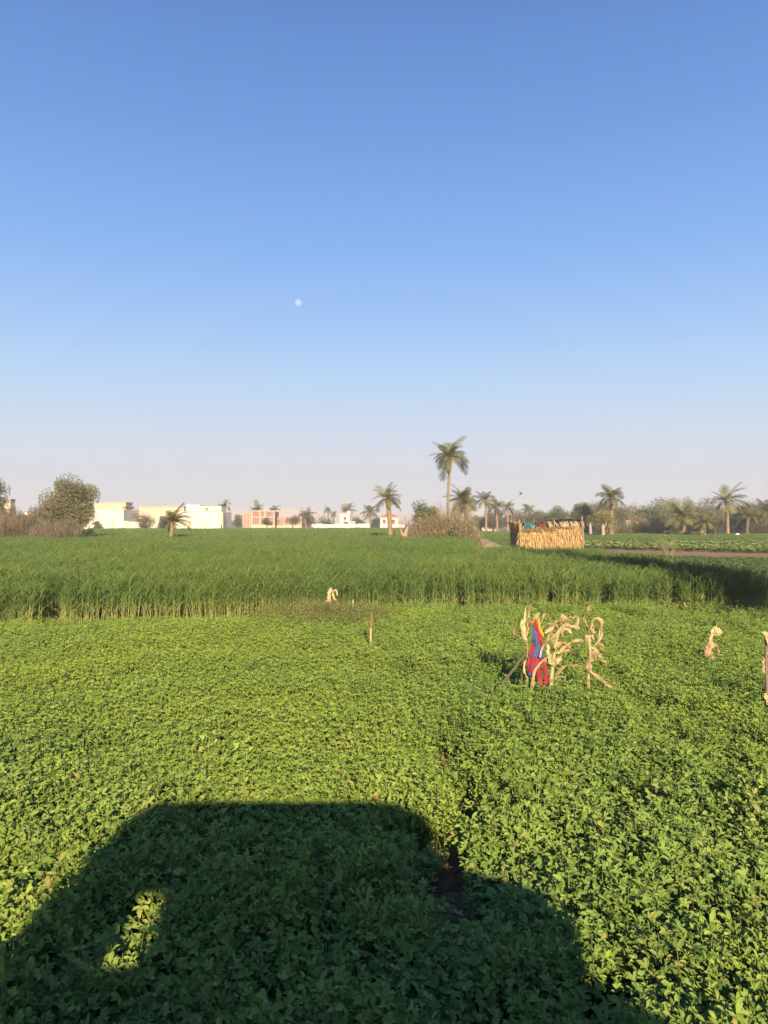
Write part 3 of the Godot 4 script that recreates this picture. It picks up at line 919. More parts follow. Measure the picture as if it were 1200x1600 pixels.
# ---------------------------------------------------------------- buildings
func opening(parent: Node, lo: Vector3, w: float, h: float, frame_mat: Material) -> void:
	# a weathered shutter between deep reveals that stand out from the wall; lo = lower left corner on the wall's face
	var o := block("window", parent, lo + Vector3(0.06, 0.06, -0.02), lo + Vector3(w - 0.06, h - 0.06, 0.02), worn("shutter_wood", lin(0.10, 0.075, 0.055), lin(0.19, 0.15, 0.11), 1.5))
	var c := o.position
	for q in [[Vector3(0, 0, -0.03), Vector3(0.06, h, 0.22)], [Vector3(w - 0.06, 0, -0.03), Vector3(w, h, 0.22)], [Vector3(0.06, 0, -0.03), Vector3(w - 0.06, 0.06, 0.24)], [Vector3(0.06, h - 0.06, -0.03), Vector3(w - 0.06, h, 0.30)]]:
		block("frame", o, lo + q[0] - c, lo + q[1] - c, frame_mat)

func build_buildings() -> void:
	var cream := worn("cream_plaster", lin(0.57, 0.50, 0.38), lin(0.70, 0.635, 0.51), 0.25)
	var cream2 := worn("sand_plaster", lin(0.44, 0.36, 0.24), lin(0.53, 0.44, 0.31), 0.15)
	var white := worn("white_wash", lin(0.52, 0.49, 0.42), lin(0.62, 0.59, 0.52), 0.2)
	var brick := worn("red_brick", lin(0.25, 0.125, 0.085), lin(0.34, 0.18, 0.13), 0.8, 0.9, 0.0, 0.05)
	var concrete := worn("concrete", lin(0.34, 0.29, 0.23), lin(0.43, 0.38, 0.31), 0.4)
	var roof_red := worn("roof_tile", lin(0.35, 0.12, 0.08), lin(0.48, 0.19, 0.12), 0.6)
	var g_house := "village buildings beyond the fields"

	var b := thing("cream_building", "cream building with raised back parapet beside the large acacia", "building", Vector3(-39.3, 0, -110), 0.0, g_house)
	block("wall", b, Vector3(-2.2, -0.05, -6), Vector3(2.0, 3.5, 0), cream)
	block("parapet", b, Vector3(-2.25, 3.5, -0.25), Vector3(2.05, 3.72, 0.05), cream2)
	block("upper_wall", b, Vector3(-3.4, 3.5, -6), Vector3(1.3, 4.55, -3), cream2)
	block("roof_edge", b, Vector3(-3.5, 4.55, -6.05), Vector3(1.4, 4.68, -2.9), concrete)
	block("roof_edge", b, Vector3(1.5, 3.72, -5), Vector3(1.9, 4.0, -1), brick)
	opening(b, Vector3(0.2, 1.5, 0.0), 0.1, 0.1, cream2)
	block("string_course", b, Vector3(-2.23, 2.0, 0.0), Vector3(2.03, 2.12, 0.04), cream2)

	b = thing("cream_building", "long cream building with a brick end wall behind the small bushy palm", "building", Vector3(-34.6, 0, -119), 0.0, g_house)
	block("wall", b, Vector3(-3.3, -0.05, -6), Vector3(3.6, 4.05, 0), cream2)
	block("roof_edge", b, Vector3(-3.35, 4.05, -6.05), Vector3(3.65, 4.2, 0.08), concrete)
	block("end_wall", b, Vector3(-4.2, -0.05, -5), Vector3(-3.3, 3.7, -0.4), brick)
	opening(b, Vector3(-0.2, 1.3, 0.0), 1.1, 1.4, white)
	opening(b, Vector3(-2.4, 1.3, 0.0), 0.8, 1.1, white)

	b = thing("cream_building", "largest bright cream building with stepped parapet", "building", Vector3(-25.3, 0, -106), 0.0, g_house)
	block("wall", b, Vector3(-2.9, -0.05, -7), Vector3(2.85, 3.15, 0), cream)
	block("string_course", b, Vector3(-2.93, 1.75, 0.0), Vector3(2.88, 1.87, 0.04), cream2)
	block("parapet", b, Vector3(-2.2, 3.15, -4), Vector3(-0.3, 4.15, -0.6), white)
	block("parapet", b, Vector3(-0.3, 3.15, -4), Vector3(2.7, 3.95, -0.7), cream)
	block("roof_edge", b, Vector3(-2.95, 3.15, -0.55), Vector3(2.9, 3.28, 0.06), cream2)
	opening(b, Vector3(0.55, 3.4, -0.7), 0.32, 0.36, cream2)
	block("end_pillar", b, Vector3(2.85, -0.05, -1.2), Vector3(3.1, 3.1, 0.02), cream2)

	for x in [-2.7, -0.9, 1.1, 2.6]:
		block("rebar_stub", b, Vector3(x, 3.28, -5.0), Vector3(x + 0.12, 4.5, -4.88), concrete)
	opening(b, Vector3(-1.9, 0.9, 0.0), 0.7, 0.75, cream2)
	b = thing("sand_house", "yellow house wall between the trees at the left edge", "building", Vector3(-39.0, 0, -78), 0.0, g_house)
	block("wall", b, Vector3(-4.4, -0.05, -1.0), Vector3(1.05, 4.0, 0), cream2)
	block("roof_edge", b, Vector3(-4.45, 4.0, -1.05), Vector3(1.1, 4.12, 0.05), concrete)
	b = thing("sand_house", "low cream houses glimpsed above the dark green shrub", "building", Vector3(-45.5, 0, -98), 0.0, g_house)
	block("wall", b, Vector3(-0.7, -0.05, -5), Vector3(1.0, 2.7, 0), cream2)
	block("wall", b, Vector3(1.0, -0.05, -5), Vector3(2.5, 2.5, -0.4), cream)
	block("parapet", b, Vector3(-0.5, 2.7, -5), Vector3(0.3, 3.0, -0.3), cream)

	b = thing("compound_wall", "low cream wall in front of the cream buildings", "wall", Vector3(-31.5, 0, -104.5), 0.0, g_house)
	for i in 9:
		var x := -9.6 + 2.1 * i
		var top: float = [1.85, 1.80, 1.90, 1.78, 1.84, 1.92, 1.80, 1.76, 1.82][i]
		block("wall_panel", b, Vector3(x, -0.05, -0.25), Vector3(x + 2.1 - 0.004, top, 0.0), cream)
		block("pier", b, Vector3(x - 0.14, -0.05, 0.0), Vector3(x + 0.14, top + 0.08, 0.06), cream2)

	# unfinished brick houses with concrete frames
	b = thing("brick_building", "taller unfinished red brick building with concrete frame", "building", Vector3(-20.6, 0, -130), 0.0, g_house)
	block("plinth", b, Vector3(-1.9, -0.05, -5), Vector3(2.1, 1.2, 0.0), cream2)
	block("brick_panel", b, Vector3(-1.9, 1.2, -5), Vector3(2.1, 3.5, -0.06), brick)
	for x in [-1.9, -0.55, 0.35, 1.85]:
		block("column", b, Vector3(x, 1.2, -0.3), Vector3(x + 0.25, 3.75, 0.03), concrete)
	for y in [1.2, 2.45, 3.5]:
		block("beam", b, Vector3(-1.95, y, -0.35), Vector3(2.15, y + 0.2, 0.06), concrete)
	opening(b, Vector3(-0.18, 1.55, -0.06), 0.42, 0.7, concrete)
	opening(b, Vector3(0.9, 2.7, -0.06), 0.42, 0.6, concrete)
	block("side_wing", b, Vector3(-3.5, -0.05, -5), Vector3(-1.97, 3.2, -1.2), worn("grey_brick", lin(0.27, 0.16, 0.12), lin(0.38, 0.24, 0.18), 0.8))
	for x in [-3.5, -2.95, -2.4]:
		block("column", b, Vector3(x, 0.5, -1.2), Vector3(x + 0.16, 3.45, -1.08), concrete)
	b = thing("brick_building", "lower red brick building beside the dense round palm", "building", Vector3(-16.1, 0, -131), 0.0, g_house)
	block("plinth", b, Vector3(-2.2, -0.05, -5), Vector3(2.05, 1.15, 0.0), cream2)
	block("brick_panel", b, Vector3(-0.95, 1.15, -5), Vector3(2.05, 2.55, -0.06), brick)
	block("brick_panel", b, Vector3(-2.2, 1.15, -5), Vector3(-0.97, 2.6, -0.8), worn("grey_brick", Color.WHITE, Color.WHITE, 1.0))
	for x in [-0.97, 0.5, 1.85]:
		block("column", b, Vector3(x, 1.15, -0.3), Vector3(x + 0.2, 2.7, 0.03), concrete)
	block("beam", b, Vector3(-1.0, 1.15, -0.35), Vector3(2.1, 1.32, 0.06), concrete)
	opening(b, Vector3(-2.15, 1.2, -0.8), 0.4, 1.0, concrete)

	b = thing("white_wall", "long low white wall between the brick houses and the villa", "wall", Vector3(-6.6, 0, -138), 0.0, g_house)
	for i in 9:
		var x := -8.6 + 2.1 * i
		if i == 6:
			continue
		block("wall_panel", b, Vector3(x, -0.05, -0.25), Vector3(x + 2.1 - 0.004, 1.25 + 0.12 * (i % 2), 0.0), white)
		block("coping", b, Vector3(x - 0.02, 1.25 + 0.12 * (i % 2), -0.3), Vector3(x + 2.07, 1.33 + 0.12 * (i % 2), 0.05), white)

	b = thing("white_house", "small white two-storey house with red roof parapet", "house", Vector3(-7.0, 0, -142), 0.0, g_house)
	block("wall", b, Vector3(-1.15, -0.05, -4), Vector3(0.7, 3.1, 0), white)
	block("roof", b, Vector3(-1.25, 3.1, -4.1), Vector3(0.8, 3.28, 0.12), white)
	block("roof_parapet", b, Vector3(-1.0, 3.28, -3.9), Vector3(0.1, 3.62, -0.3), roof_red)
	block("stair_tower", b, Vector3(0.15, 3.28, -2.4), Vector3(0.75, 3.75, -0.6), white)
	opening(b, Vector3(-0.5, 2.1, 0.0), 0.55, 0.6, white)
	opening(b, Vector3(-0.55, 0.9, 0.0), 0.95, 0.95, white)
	block("annex", b, Vector3(0.7, -0.05, -3), Vector3(1.7, 1.9, -0.3), concrete)

	b = thing("villa", "white villa with red hipped roof behind the short palm", "house", Vector3(1.0, 0, -142), 0.0, g_house)
	block("wall", b, Vector3(-1.7, -0.05, -5), Vector3(1.6, 2.6, 0), white)
	opening(b, Vector3(-1.2, 1.2, 0.0), 0.5, 1.0, roof_red)
	opening(b, Vector3(0.5, 1.2, 0.0), 0.5, 1.0, roof_red)
	var g := Geo.new()
	var q := [Vector3(-1.95, 2.6, 0.25), Vector3(1.85, 2.6, 0.25), Vector3(1.85, 2.6, -5.2), Vector3(-1.95, 2.6, -5.2), Vector3(-0.5, 3.35, -2.0), Vector3(0.4, 3.35, -2.0), Vector3(0.4, 3.35, -3.2), Vector3(-0.5, 3.35, -3.2)]
	for i in 4:
		var j := (i + 1) % 4
		g.quad(q[i], q[j], q[j + 4], q[i + 4], Color.WHITE)
	g.quad(q[4], q[5], q[6], q[7], Color.WHITE)
	g.quad(q[0], q[1], q[2], q[3], Color.WHITE)
	put("roof", g.mesh(), roof_red, b)
	block("eaves", b, Vector3(-1.98, 2.52, -5.2), Vector3(1.88, 2.6, 0.26), white)

	b = thing("low_house", "low pale house behind the three hazy palms", "house", Vector3(21.3, 0, -152), 0.0, g_house)
	block("wall", b, Vector3(-2.3, -0.05, -4), Vector3(1.2, 2.1, 0), worn("pink_plaster", lin(0.55, 0.42, 0.34), lin(0.66, 0.52, 0.43), 0.3))
	block("roof_edge", b, Vector3(-2.4, 2.1, -4.05), Vector3(1.3, 2.25, 0.08), white)
	opening(b, Vector3(-1.6, 1.0, 0.0), 0.5, 0.7, white)
	b = thing("compound_wall", "short white wall left of the low pale house", "wall", Vector3(16.4, 0, -148), 0.0, g_house)
	block("wall_panel", b, Vector3(-2.0, -0.05, -0.25), Vector3(1.6, 1.5, 0), white)
	block("pier", b, Vector3(0.3, -0.05, 0.0), Vector3(0.9, 1.9, 0.15), white)

	# mud walls among the trees on the other side
	var mud := worn("mud_wall", lin(0.24, 0.175, 0.115), lin(0.36, 0.275, 0.19), 0.5, 0.95, 2.0)
	b = thing("mud_wall", "ruined pale mud wall with broken top between the trees", "wall", Vector3(32.0, 0, -97), 0.0, g_house)
	for i in 7:
		var x := -2.1 + 0.62 * i
		block("wall_piece", b, Vector3(x, -0.05, -0.5), Vector3(x + 0.61, [1.5, 2.0, 1.2, 1.8, 1.1, 1.5, 0.9][i], 0.04 * (i % 2)), mud)
	for w in [[0.2685, 86.0, 1.75, "pale bare tree trunk standing just right of the hut"], [0.285, 79.0, 1.5, "pinkish bare tree trunk below the yellowish bush"]]:
		var log_ := Geo.new()
		log_.tube([Vector3(0, -0.05, 0), Vector3(0.03, w[2] * 0.4, 0), Vector3(-0.03, w[2] * 0.8, 0.02), Vector3(0.05, w[2], 0)], [0.24, 0.17, 0.15, 0.10], 8, Color(0.36, 0.28, 0.21))
		var fork := Geo.new()
		fork.tube([Vector3(0, w[2] * 0.7, 0), Vector3(0.25, w[2] * 0.95, 0.05), Vector3(0.36, w[2] * 1.25, 0.1)], [0.09, 0.06, 0.03], 6, Color(0.33, 0.25, 0.18))
		b = thing("dead_tree", w[3], "dead tree", spot(w[0], w[1]))
		put("trunk", log_.mesh(), tinted("bark", 0.95), b)
		put("limb", fork.mesh(), tinted("bark", 0.95), b)
	# white fodder sack below the open-crowned palm
	g = Geo.new()
	for i in 10:
		for j in 6:
			var f := func(a: int, c: int) -> Vector3:
				var u := TAU * a / 10.0
				var v := PI * c / 6.0
				return Vector3(0.42 * sin(v) * cos(u), 0.95 - 0.42 * cos(v) * (1.0 if c < 3 else 0.9) - 0.55, 0.26 * sin(v) * sin(u)) * (1.0 + 0.12 * noise_b.get_noise_3d(a % 10 * 20.0, c * 20.0, 0))
			g.quad(f.call(i, j), f.call(i + 1, j), f.call(i + 1, j + 1), f.call(i, j + 1), Color.WHITE)
	g.tube([Vector3(0.34, 0.42, 0), Vector3(0.46, 0.46, 0), Vector3(0.56, 0.5, 0.02)], [0.1, 0.05, 0.09], 7, Color.WHITE)
	var sack := thing("white_sack", "bulging white sack lying at the foot of the open-crowned palm", "sack", spot(0.46, 82))
	var body := put("bag", g.mesh(), plain("sack_cloth", lin(0.72, 0.70, 0.64), 0.8), sack)
	body.scale = Vector3.ONE * 0.65
	body.position.y = 0.05


# ---------------------------------------------------------------- reed hut
func reed_panel(a: Vector3, b: Vector3, n: int, h0: float, h1: float, tone: Color) -> Mesh:
	var g := Geo.new()
	var along := (b - a).normalized()
	var side := along.cross(Vector3.UP)
	for i in n:
		var f := (i + rng.randf_range(-0.6, 0.6)) / n
		var p := a.lerp(b, clampf(f, 0.0, 1.0)) + side * rng.randf_range(-0.05, 0.05)
		var h := lerpf(h0, h1, f) * rng.randf_range(0.93, 1.02) + (0.15 if rng.randf() < 0.03 else 0.0)
		var t := p + along * rng.randf_range(-0.07, 0.07) + side * rng.randf_range(-0.05, 0.05) + Vector3(0, h, 0)
		var r := rng.randf_range(0.007, 0.012)
		var col := jit(tone, 0.2)
		g.tube([p, p.lerp(t, 0.5) + side * rng.randf_range(-0.03, 0.03), t], [r, r, r * 0.6], 4, col)
		for k in 2:
			var q := p.lerp(t, rng.randf_range(0.1, 0.95))
			var o := (side * rng.randf_range(-1, 1) + along * rng.randf_range(-1, 1)).normalized()
			g.ribbon([q, q + o * 0.08 + Vector3(0, 0.08, 0), q + o * 0.15 + Vector3(0, -0.12, 0)], [0.03, 0.035, 0.006], side, 0.2, jit(tone * Color(1.1, 1.1, 1.05), 0.25))
	return g.mesh()

func build_hut() -> void:
	var straw := Color(0.42, 0.275, 0.12)
	var reed := tinted("reed", 0.85, 0.15)
	var t := thing("reed_hut", "open-topped hut of golden reed mats standing in the wheat", "hut", Vector3(6.62, 0, -30.6))
	put("front_mat", reed_panel(Vector3(-1.2, 0, 0), Vector3(1.2, 0, 0.12), 900, 1.42, 1.56, straw), reed, t)
	put("side_mat", reed_panel(Vector3(-1.2, 0, 0), Vector3(-1.2, 0, -1.9), 300, 1.75, 1.8, straw), reed, t)
	put("side_mat", reed_panel(Vector3(1.2, 0, 0.12), Vector3(1.2, 0, -1.9), 120, 1.65, 1.8, straw), reed, t)
	put("back_mat", reed_panel(Vector3(-1.2, 0, -1.9), Vector3(1.2, 0, -1.9), 150, 1.75, 1.8, straw), reed, t)
	for p in [Vector3(-1.22, 0, 0.06), Vector3(1.24, 0, 0.2), Vector3(-1.2, 0, -1.98), Vector3(1.2, 0, -1.98), Vector3(0.15, 0, 0.1)]:
		var g := Geo.new()
		var h := 1.88 if p.x < 1.0 else 2.0
		g.tube([p, p + Vector3(0.02, h * 0.5, 0), p + Vector3(-0.02, h, 0)], [0.045, 0.04, 0.03], 6, Color(0.28, 0.19, 0.11))
		put("post", g.mesh(), tinted("bark", 0.95), t)
	for y in [0.55, 1.25]:
		var g := Geo.new()
		g.tube([Vector3(-1.24, y, 0.1), Vector3(0, y + 0.02, 0.13), Vector3(1.26, y, 0.24)], [0.018, 0.02, 0.018], 5, Color(0.33, 0.23, 0.12))
		put("cross_rail", g.mesh(), tinted("bark", 0.95), t)
	# sagging roof of dry stalks over the back and right part
	var g := Geo.new()
	for i in 170:
		var x := rng.randf_range(-1.35, 1.35)
		var z0 := rng.randf_range(-0.35, -0.05) if x > -0.1 else rng.randf_range(-1.0, -0.5)
		var y := 1.78 + 0.06 * sin(x * 2.0) + rng.randf_range(-0.06, 0.08)
		g.tube([Vector3(x, y, z0), Vector3(x + rng.randf_range(-0.2, 0.2), y - 0.04, -1.1), Vector3(x + rng.randf_range(-0.3, 0.3), y, -2.15)], [0.014, 0.014, 0.008], 4, jit(Color(0.24, 0.18, 0.11), 0.3))
	for i in 60:
		var x := rng.randf_range(-0.1, 1.3)
		var y := 1.78 + rng.randf_range(-0.05, 0.05)
		g.ribbon([Vector3(x, y, -0.1), Vector3(x + 0.03, y - 0.08, 0.02), Vector3(x + 0.05, y - rng.randf_range(0.15, 0.3), 0.03)], [0.04, 0.04, 0.01], Vector3(0, 0, 1), 0.2, jit(Color(0.36, 0.27, 0.15), 0.3))
	put("roof_thatch", g.mesh(), reed, t)
	g = Geo.new()
	for i in 70:
		var x := rng.randf_range(-1.2, 0.7)
		var y := 1.44 + 0.06 * (x + 1.2) + rng.randf_range(-0.05, 0.06)
		var l := rng.randf_range(0.3, 0.7)
		g.tube([Vector3(x, y, 0.1 + rng.randf_range(0, 0.08)), Vector3(x + l * 0.5, y + rng.randf_range(-0.03, 0.03), 0.14), Vector3(minf(x + l, 1.25), y + rng.randf_range(-0.04, 0.04), 0.14)], [0.010, 0.010, 0.007], 4, jit(Color(0.22, 0.145, 0.075), 0.25))
	put("top_bundle", g.mesh(), reed, t)
	# cloths hung inside
	var hang := func(called: String, label: String, x: float, w: float, top: float, bottom: float, z: float, col: Color) -> void:
		var c := Geo.new()
		for i in 12:
			for j in 6:
				var f := func(a: int, b: int) -> Vector3:
					var u := a / 12.0
					var v := b / 6.0
					return Vector3((u - 0.5) * w * (1.0 - 0.12 * v), -v * (top - bottom) - 0.05 * sin(u * PI) * (1.0 - v), 0.05 * sin(u * 14.0 + 0.6) * (0.3 + v))
				c.quad(f.call(i, j), f.call(i + 1, j), f.call(i + 1, j + 1), f.call(i, j + 1), Color.WHITE)
		var o := thing(called, label, "cloth", Vector3(6.62 + x, top, -30.6 + z), 0.0, "cloths hung in the hut")
		put("cloth", c.mesh(), plain(called + str(x), col, 0.8), o)
		var line := Geo.new()
		line.tube([Vector3(-w * 0.5 - 0.15, 0.03, 0), Vector3(0, -0.02, 0), Vector3(w * 0.5 + 0.15, 0.03, 0)], [0.006, 0.006, 0.006], 4, Color(0.2, 0.18, 0.15))
		put("string", line.mesh(), tinted("bark", 0.95), o)
	hang.call("hanging_cloth", "dark teal cloth hanging in the hut opening", -0.78, 0.42, 1.78, 1.3, -0.28, lin(0.02, 0.11, 0.12))
	hang.call("hanging_cloth", "pale aqua cloth hanging in front of the dark teal one", -0.66, 0.16, 1.66, 1.3, -0.14, lin(0.16, 0.27, 0.24))
	hang.call("hanging_cloth", "dark red cloth hanging beside the teal cloth", -0.28, 0.2, 1.74, 1.35, -0.2, lin(0.20, 0.035, 0.028))
	hang.call("hanging_cloth", "mauve cloth hanging under the hut thatch", 0.02, 0.2, 1.78, 1.4, -0.22, lin(0.22, 0.15, 0.15))


# ---------------------------------------------------------------- dried maize and the rag figure
const GRID := 0.00073   # metres per step of the little drawing grid used for the dried stalks

func at_grid(p: Array) -> Vector3:
	return Vector3((p[0] - 400.0) * GRID, CLOVER + (1120.0 - p[1]) * GRID, p[2] * GRID if p.size() > 2 else 0.0)

func smooth_line(raw: Array, n: int) -> Array:
	var c := Curve3D.new()
	c.bake_interval = 0.006
	for i in raw.size():
		var prev: Vector3 = raw[maxi(i - 1, 0)]
		var next: Vector3 = raw[mini(i + 1, raw.size() - 1)]
		var t := (next - prev) / 6.0
		c.add_point(raw[i], -t, t)
	var out := []
	for i in n + 1:
		out.append(c.sample_baked(c.get_baked_length() * i / n, true))
	return out

func dry_leaf(parent: Node, raw: Array, wide: float, cup: float, twist: float, tone := Color(0.60, 0.44, 0.215), point_a := 0.35, point_b := 0.15) -> void:
	var pts := []
	for p in raw:
		pts.append(at_grid(p))
	leaf_along(parent, pts, wide * GRID * 0.88, cup, twist, tone, point_a, point_b)

func leaf_along(parent: Node, pts: Array, wide: float, cup: float, twist: float, tone: Color, point_a: float, point_b: float) -> void:
	var line := smooth_line(pts, 22)
	var g := Geo.new()
	var widths := []
	for i in line.size():
		var f := float(i) / (line.size() - 1)
		var w := wide * minf(1.0, minf(point_a + f * 3.2, point_b + (1.0 - f) * 2.4)) * (1.0 + 0.3 * noise_b.get_noise_2d(f * 18.0, wide * 9000.0))
		widths.append(w)
		if i > 0 and i < line.size() - 1:
			line[i] += Vector3(noise_b.get_noise_2d(f * 30.0, 3.0 + wide * 700.0), noise_b.get_noise_2d(f * 30.0, 9.0 + wide * 300.0), noise_b.get_noise_2d(f * 30.0, 15.0)) * 0.012
	# five points across: a creased midrib, crinkled and torn edges, fibres of uneven tone
	var tones := []
	for k in 4:
		tones.append(jit(tone, 0.38))
	var seed_ := rng.randf() * 500.0
	var rows := []
	for i in line.size():
		var f := float(i) / (line.size() - 1)
		var t := g.frame(line, i)
		var side := t.cross(Vector3(0.15, 0.25, 1.0))
		side = side.normalized() if side.length() > 0.05 else t.cross(Vector3(0.7, 0.2, 0.6)).normalized()
		side = side.rotated(t, twist * 1.7 * f + 1.1 * noise_b.get_noise_2d(f * 18.0, seed_))
		var up := side.cross(t).normalized()
		var row := []
		for k in 5:
			var q := (k - 2) / 2.0
			var w: float = widths[i] * 0.5 * (1.0 + (0.35 * noise_b.get_noise_2d(f * 28.0, seed_ + 40.0 * k) if absf(q) > 0.9 else 0.0))
			var crease := cup * 0.5 * (0.5 - absf(q)) + 0.5 * noise_b.get_noise_2d(f * 16.0, seed_ + 17.0 * k) * absf(q)
			row.append(line[i] + side * (w * q) + up * (w * crease))
		rows.append(row)
	for i in line.size() - 1:
		for k in 4:
			g.quad(rows[i][k], rows[i][k + 1], rows[i + 1][k + 1], rows[i + 1][k], jit(tones[k], 0.05))
	put("leaf", g.mesh(), tinted("dry_maize", 0.75, 0.25), parent)

func dry_stem(parent: Node, raw: Array, wide: Array, tone: Color, called := "stem") -> void:
	var pts := []
	for p in raw:
		pts.append(at_grid(p))
	var line := smooth_line(pts, 14)
	var rad := []
	for i in line.size():
		var f := float(i) / (line.size() - 1) * (wide.size() - 1)
		var k := mini(int(f), wide.size() - 2)
		rad.append(lerpf(wide[k], wide[k + 1], f - k) * GRID * 0.5 * (0.82 + 0.14 * (1.0 if i % 4 == 0 else 0.0)))
	var g := Geo.new()
	g.tube(line, rad, 8, tone)
	put(called, g.mesh(), tinted("dry_maize", 0.75, 0.25), parent)

func build_maize() -> void:
	var base := Vector3(1.46, 0, -7.0)
	var pale := Color(0.41, 0.315, 0.165)
	var warm := Color(0.32, 0.22, 0.11)
	var grp := "dried maize stalks standing in the clover"
	# left stalk
	var t := thing("dried_maize_stalk", "dried maize husk curling up at the left of the rag figure", "maize stalk", base, 0.0, grp)
	dry_stem(t, [[200, 1500, -60], [196, 900, -50], [190, 560, -40], [175, 430, -30]], [24, 22, 20, 16], warm)
	dry_leaf(t, [[190, 520, -30], [140, 400, -20], [135, 300, 0], [160, 190, 10], [165, 105, -10]], 60, 0.55, 0.3, pale)
	dry_leaf(t, [[182, 470, -30], [205, 300, -10], [205, 200, 0], [200, 130, 5]], 42, 0.5, -0.4, pale)
	dry_leaf(t, [[195, 180, 0], [215, 100, 10], [245, 55, 20], [295, 28, 30]], 26, 0.5, 0.8, warm)
	dry_leaf(t, [[190, 420, -20], [240, 310, 0], [290, 230, 10], [335, 165, 20]], 40, 0.5, 0.5, pale, 0.3, 0.6)
	dry_leaf(t, [[30, 440, 40], [18, 400, 40], [25, 350, 40]], 38, 0.4, 0.3, warm)
	dry_leaf(t, [[190, 560, -30], [110, 480, 0], [30, 440, 40]], 14, 0.3, 0.3, Color(0.30, 0.24, 0.13))
	dry_leaf(t, [[175, 760, -10], [145, 830, 0], [150, 900, 0], [185, 985, 0]], 30, 0.4, 0.6, Color(0.42, 0.30, 0.11))
	# central stalk with its tangle of leaves
	t = thing("dried_maize_stalk", "thick dried maize stalk with tangled leaves beside the red cloth", "maize stalk", base, 0.0, grp)
	dry_stem(t, [[470, 1500, 10], [478, 1060, 5], [495, 900, 0], [510, 770, 0], [530, 620, -10], [560, 500, -20], [600, 380, -30], [680, 300, -30]], [82, 78, 70, 62, 46, 40, 30, 18], pale)
	dry_leaf(t, [[470, 800, 40], [520, 780, 55], [590, 740, 45], [615, 670, 30]], 66, 0.6, 0.4, pale)
	dry_leaf(t, [[480, 690, 30], [460, 760, 45], [500, 800, 50], [570, 790, 45]], 62, 0.5, 0.2, pale)
	dry_leaf(t, [[328, 715, 80], [345, 630, 75], [430, 525, 60], [560, 430, 30], [650, 320, 10], [745, 245, 0], [800, 215, -5], [805, 290, 10], [800, 350, 20], [838, 375, 20]], 50, 0.45, 0.5, pale, 0.5, 0.6)
	dry_leaf(t, [[405, 430, 10], [470, 375, 15], [550, 335, 10], [620, 290, 0], [690, 268, -10]], 74, 0.5, 0.9, pale)
	dry_leaf(t, [[540, 300, -20], [600, 270, -10], [650, 275, 0], [690, 300, 0]], 64, 0.5, 0.4, pale)
	dry_leaf(t, [[690, 300, 0], [630, 370, 20], [605, 440, 30], [615, 490, 30], [660, 525, 25]], 56, 0.5, 0.9, warm)
	dry_leaf(t, [[700, 390, 10], [760, 350, 10], [830, 350, 10]], 46, 0.5, 0.3, pale, 0.6, 0.6)
	dry_leaf(t, [[345, 320, 20], [375, 240, 20], [405, 190, 25], [440, 175, 30]], 34, 0.5, 0.8, warm)
	dry_leaf(t, [[410, 320, 0], [460, 310, 10], [500, 330, 10]], 30, 0.5, 0.4, warm)
	dry_leaf(t, [[440, 560, 30], [440, 620, 35], [430, 700, 35]], 50, 0.5, 0.5, pale)
	dry_leaf(t, [[540, 670, 20], [620, 620, 40], [720, 540, 50], [820, 505, 40], [880, 525, 30], [915, 565, 25]], 46, 0.5, 0.7, pale)
	dry_leaf(t, [[550, 650, 10], [660, 645, 30], [780, 640, 30], [870, 665, 25], [915, 695, 20]], 42, 0.5, 0.9, warm)
	dry_leaf(t, [[515, 985, 30], [570, 900, 50], [670, 820, 60], [790, 815, 50], [910, 852, 20]], 44, 0.5, 0.6, warm)
	dry_leaf(t, [[215, 1400, 90], [222, 1170, 85], [232, 1000, 80], [270, 880, 75], [370, 750, 60], [470, 680, 30]], 44, 0.55, 0.4, warm, 0.8, 0.5)
	dry_leaf(t, [[520, 1000, 40], [570, 955, 60], [630, 960, 70], [655, 1000, 60]], 26, 0.5, 0.5, warm)
	# right stalk
	t = thing("dried_maize_stalk", "dried maize stalk with a looped leaf right of the rag figure", "maize stalk", base, 0.0, grp)
	dry_stem(t, [[950, 1500, -10], [950, 1100, -10], [945, 930, -5], [965, 800, 0], [970, 660, 0], [955, 560, 0], [955, 420, 5], [985, 340, 5]], [34, 34, 40, 44, 32, 40, 40, 24], pale)
	dry_stem(t, [[930, 790, 20], [970, 765, 25], [1015, 760, 15]], [30, 56, 22], warm, "node")
	dry_leaf(t, [[955, 560, 10], [950, 460, 15], [985, 380, 20], [1030, 320, 15]], 92, 0.5, 0.3, pale)
	dry_leaf(t, [[985, 350, 10], [1010, 270, 15], [1060, 250, 20], [1108, 320, 20], [1100, 420, 15], [1060, 520, 15], [1000, 600, 10]], 54, 0.5, 0.8, pale)
	dry_leaf(t, [[950, 350, 0], [915, 290, 5], [905, 225, 10], [935, 150, 15], [985, 70, 20], [1075, 18, 25]], 40, 0.5, 0.9, warm)
	dry_leaf(t, [[985, 590, 15], [1030, 640, 25], [1068, 672, 30]], 34, 0.5, 0.4, pale, 0.6, 0.4)
	dry_leaf(t, [[1068, 672, 30], [1120, 740, 30], [1160, 820, 30]], 22, 0.5, 0.4, warm, 0.6, 0.4)
	dry_leaf(t, [[1085, 540, 10], [1110, 590, 15], [1135, 650, 15]], 46, 0.5, 0.5, warm)
	dry_leaf(t, [[1050, 460, 10], [1075, 500, 10], [1095, 560, 10]], 16, 0.5, 0.5, warm)
	dry_leaf(t, [[955, 780, 30], [935, 860, 40], [945, 930, 40]], 60, 0.5, 0.4, pale)
	dry_leaf(t, [[960, 880, 30], [1060, 970, 60], [1130, 1030, 80], [1230, 1080, 90], [1290, 1110, 95]], 40, 0.55, 0.3, warm, 0.9, 0.2)
	dry_stem(t, [[900, 855, 25], [940, 850, 25], [970, 880, 30]], [40, 36, 30], warm, "node")

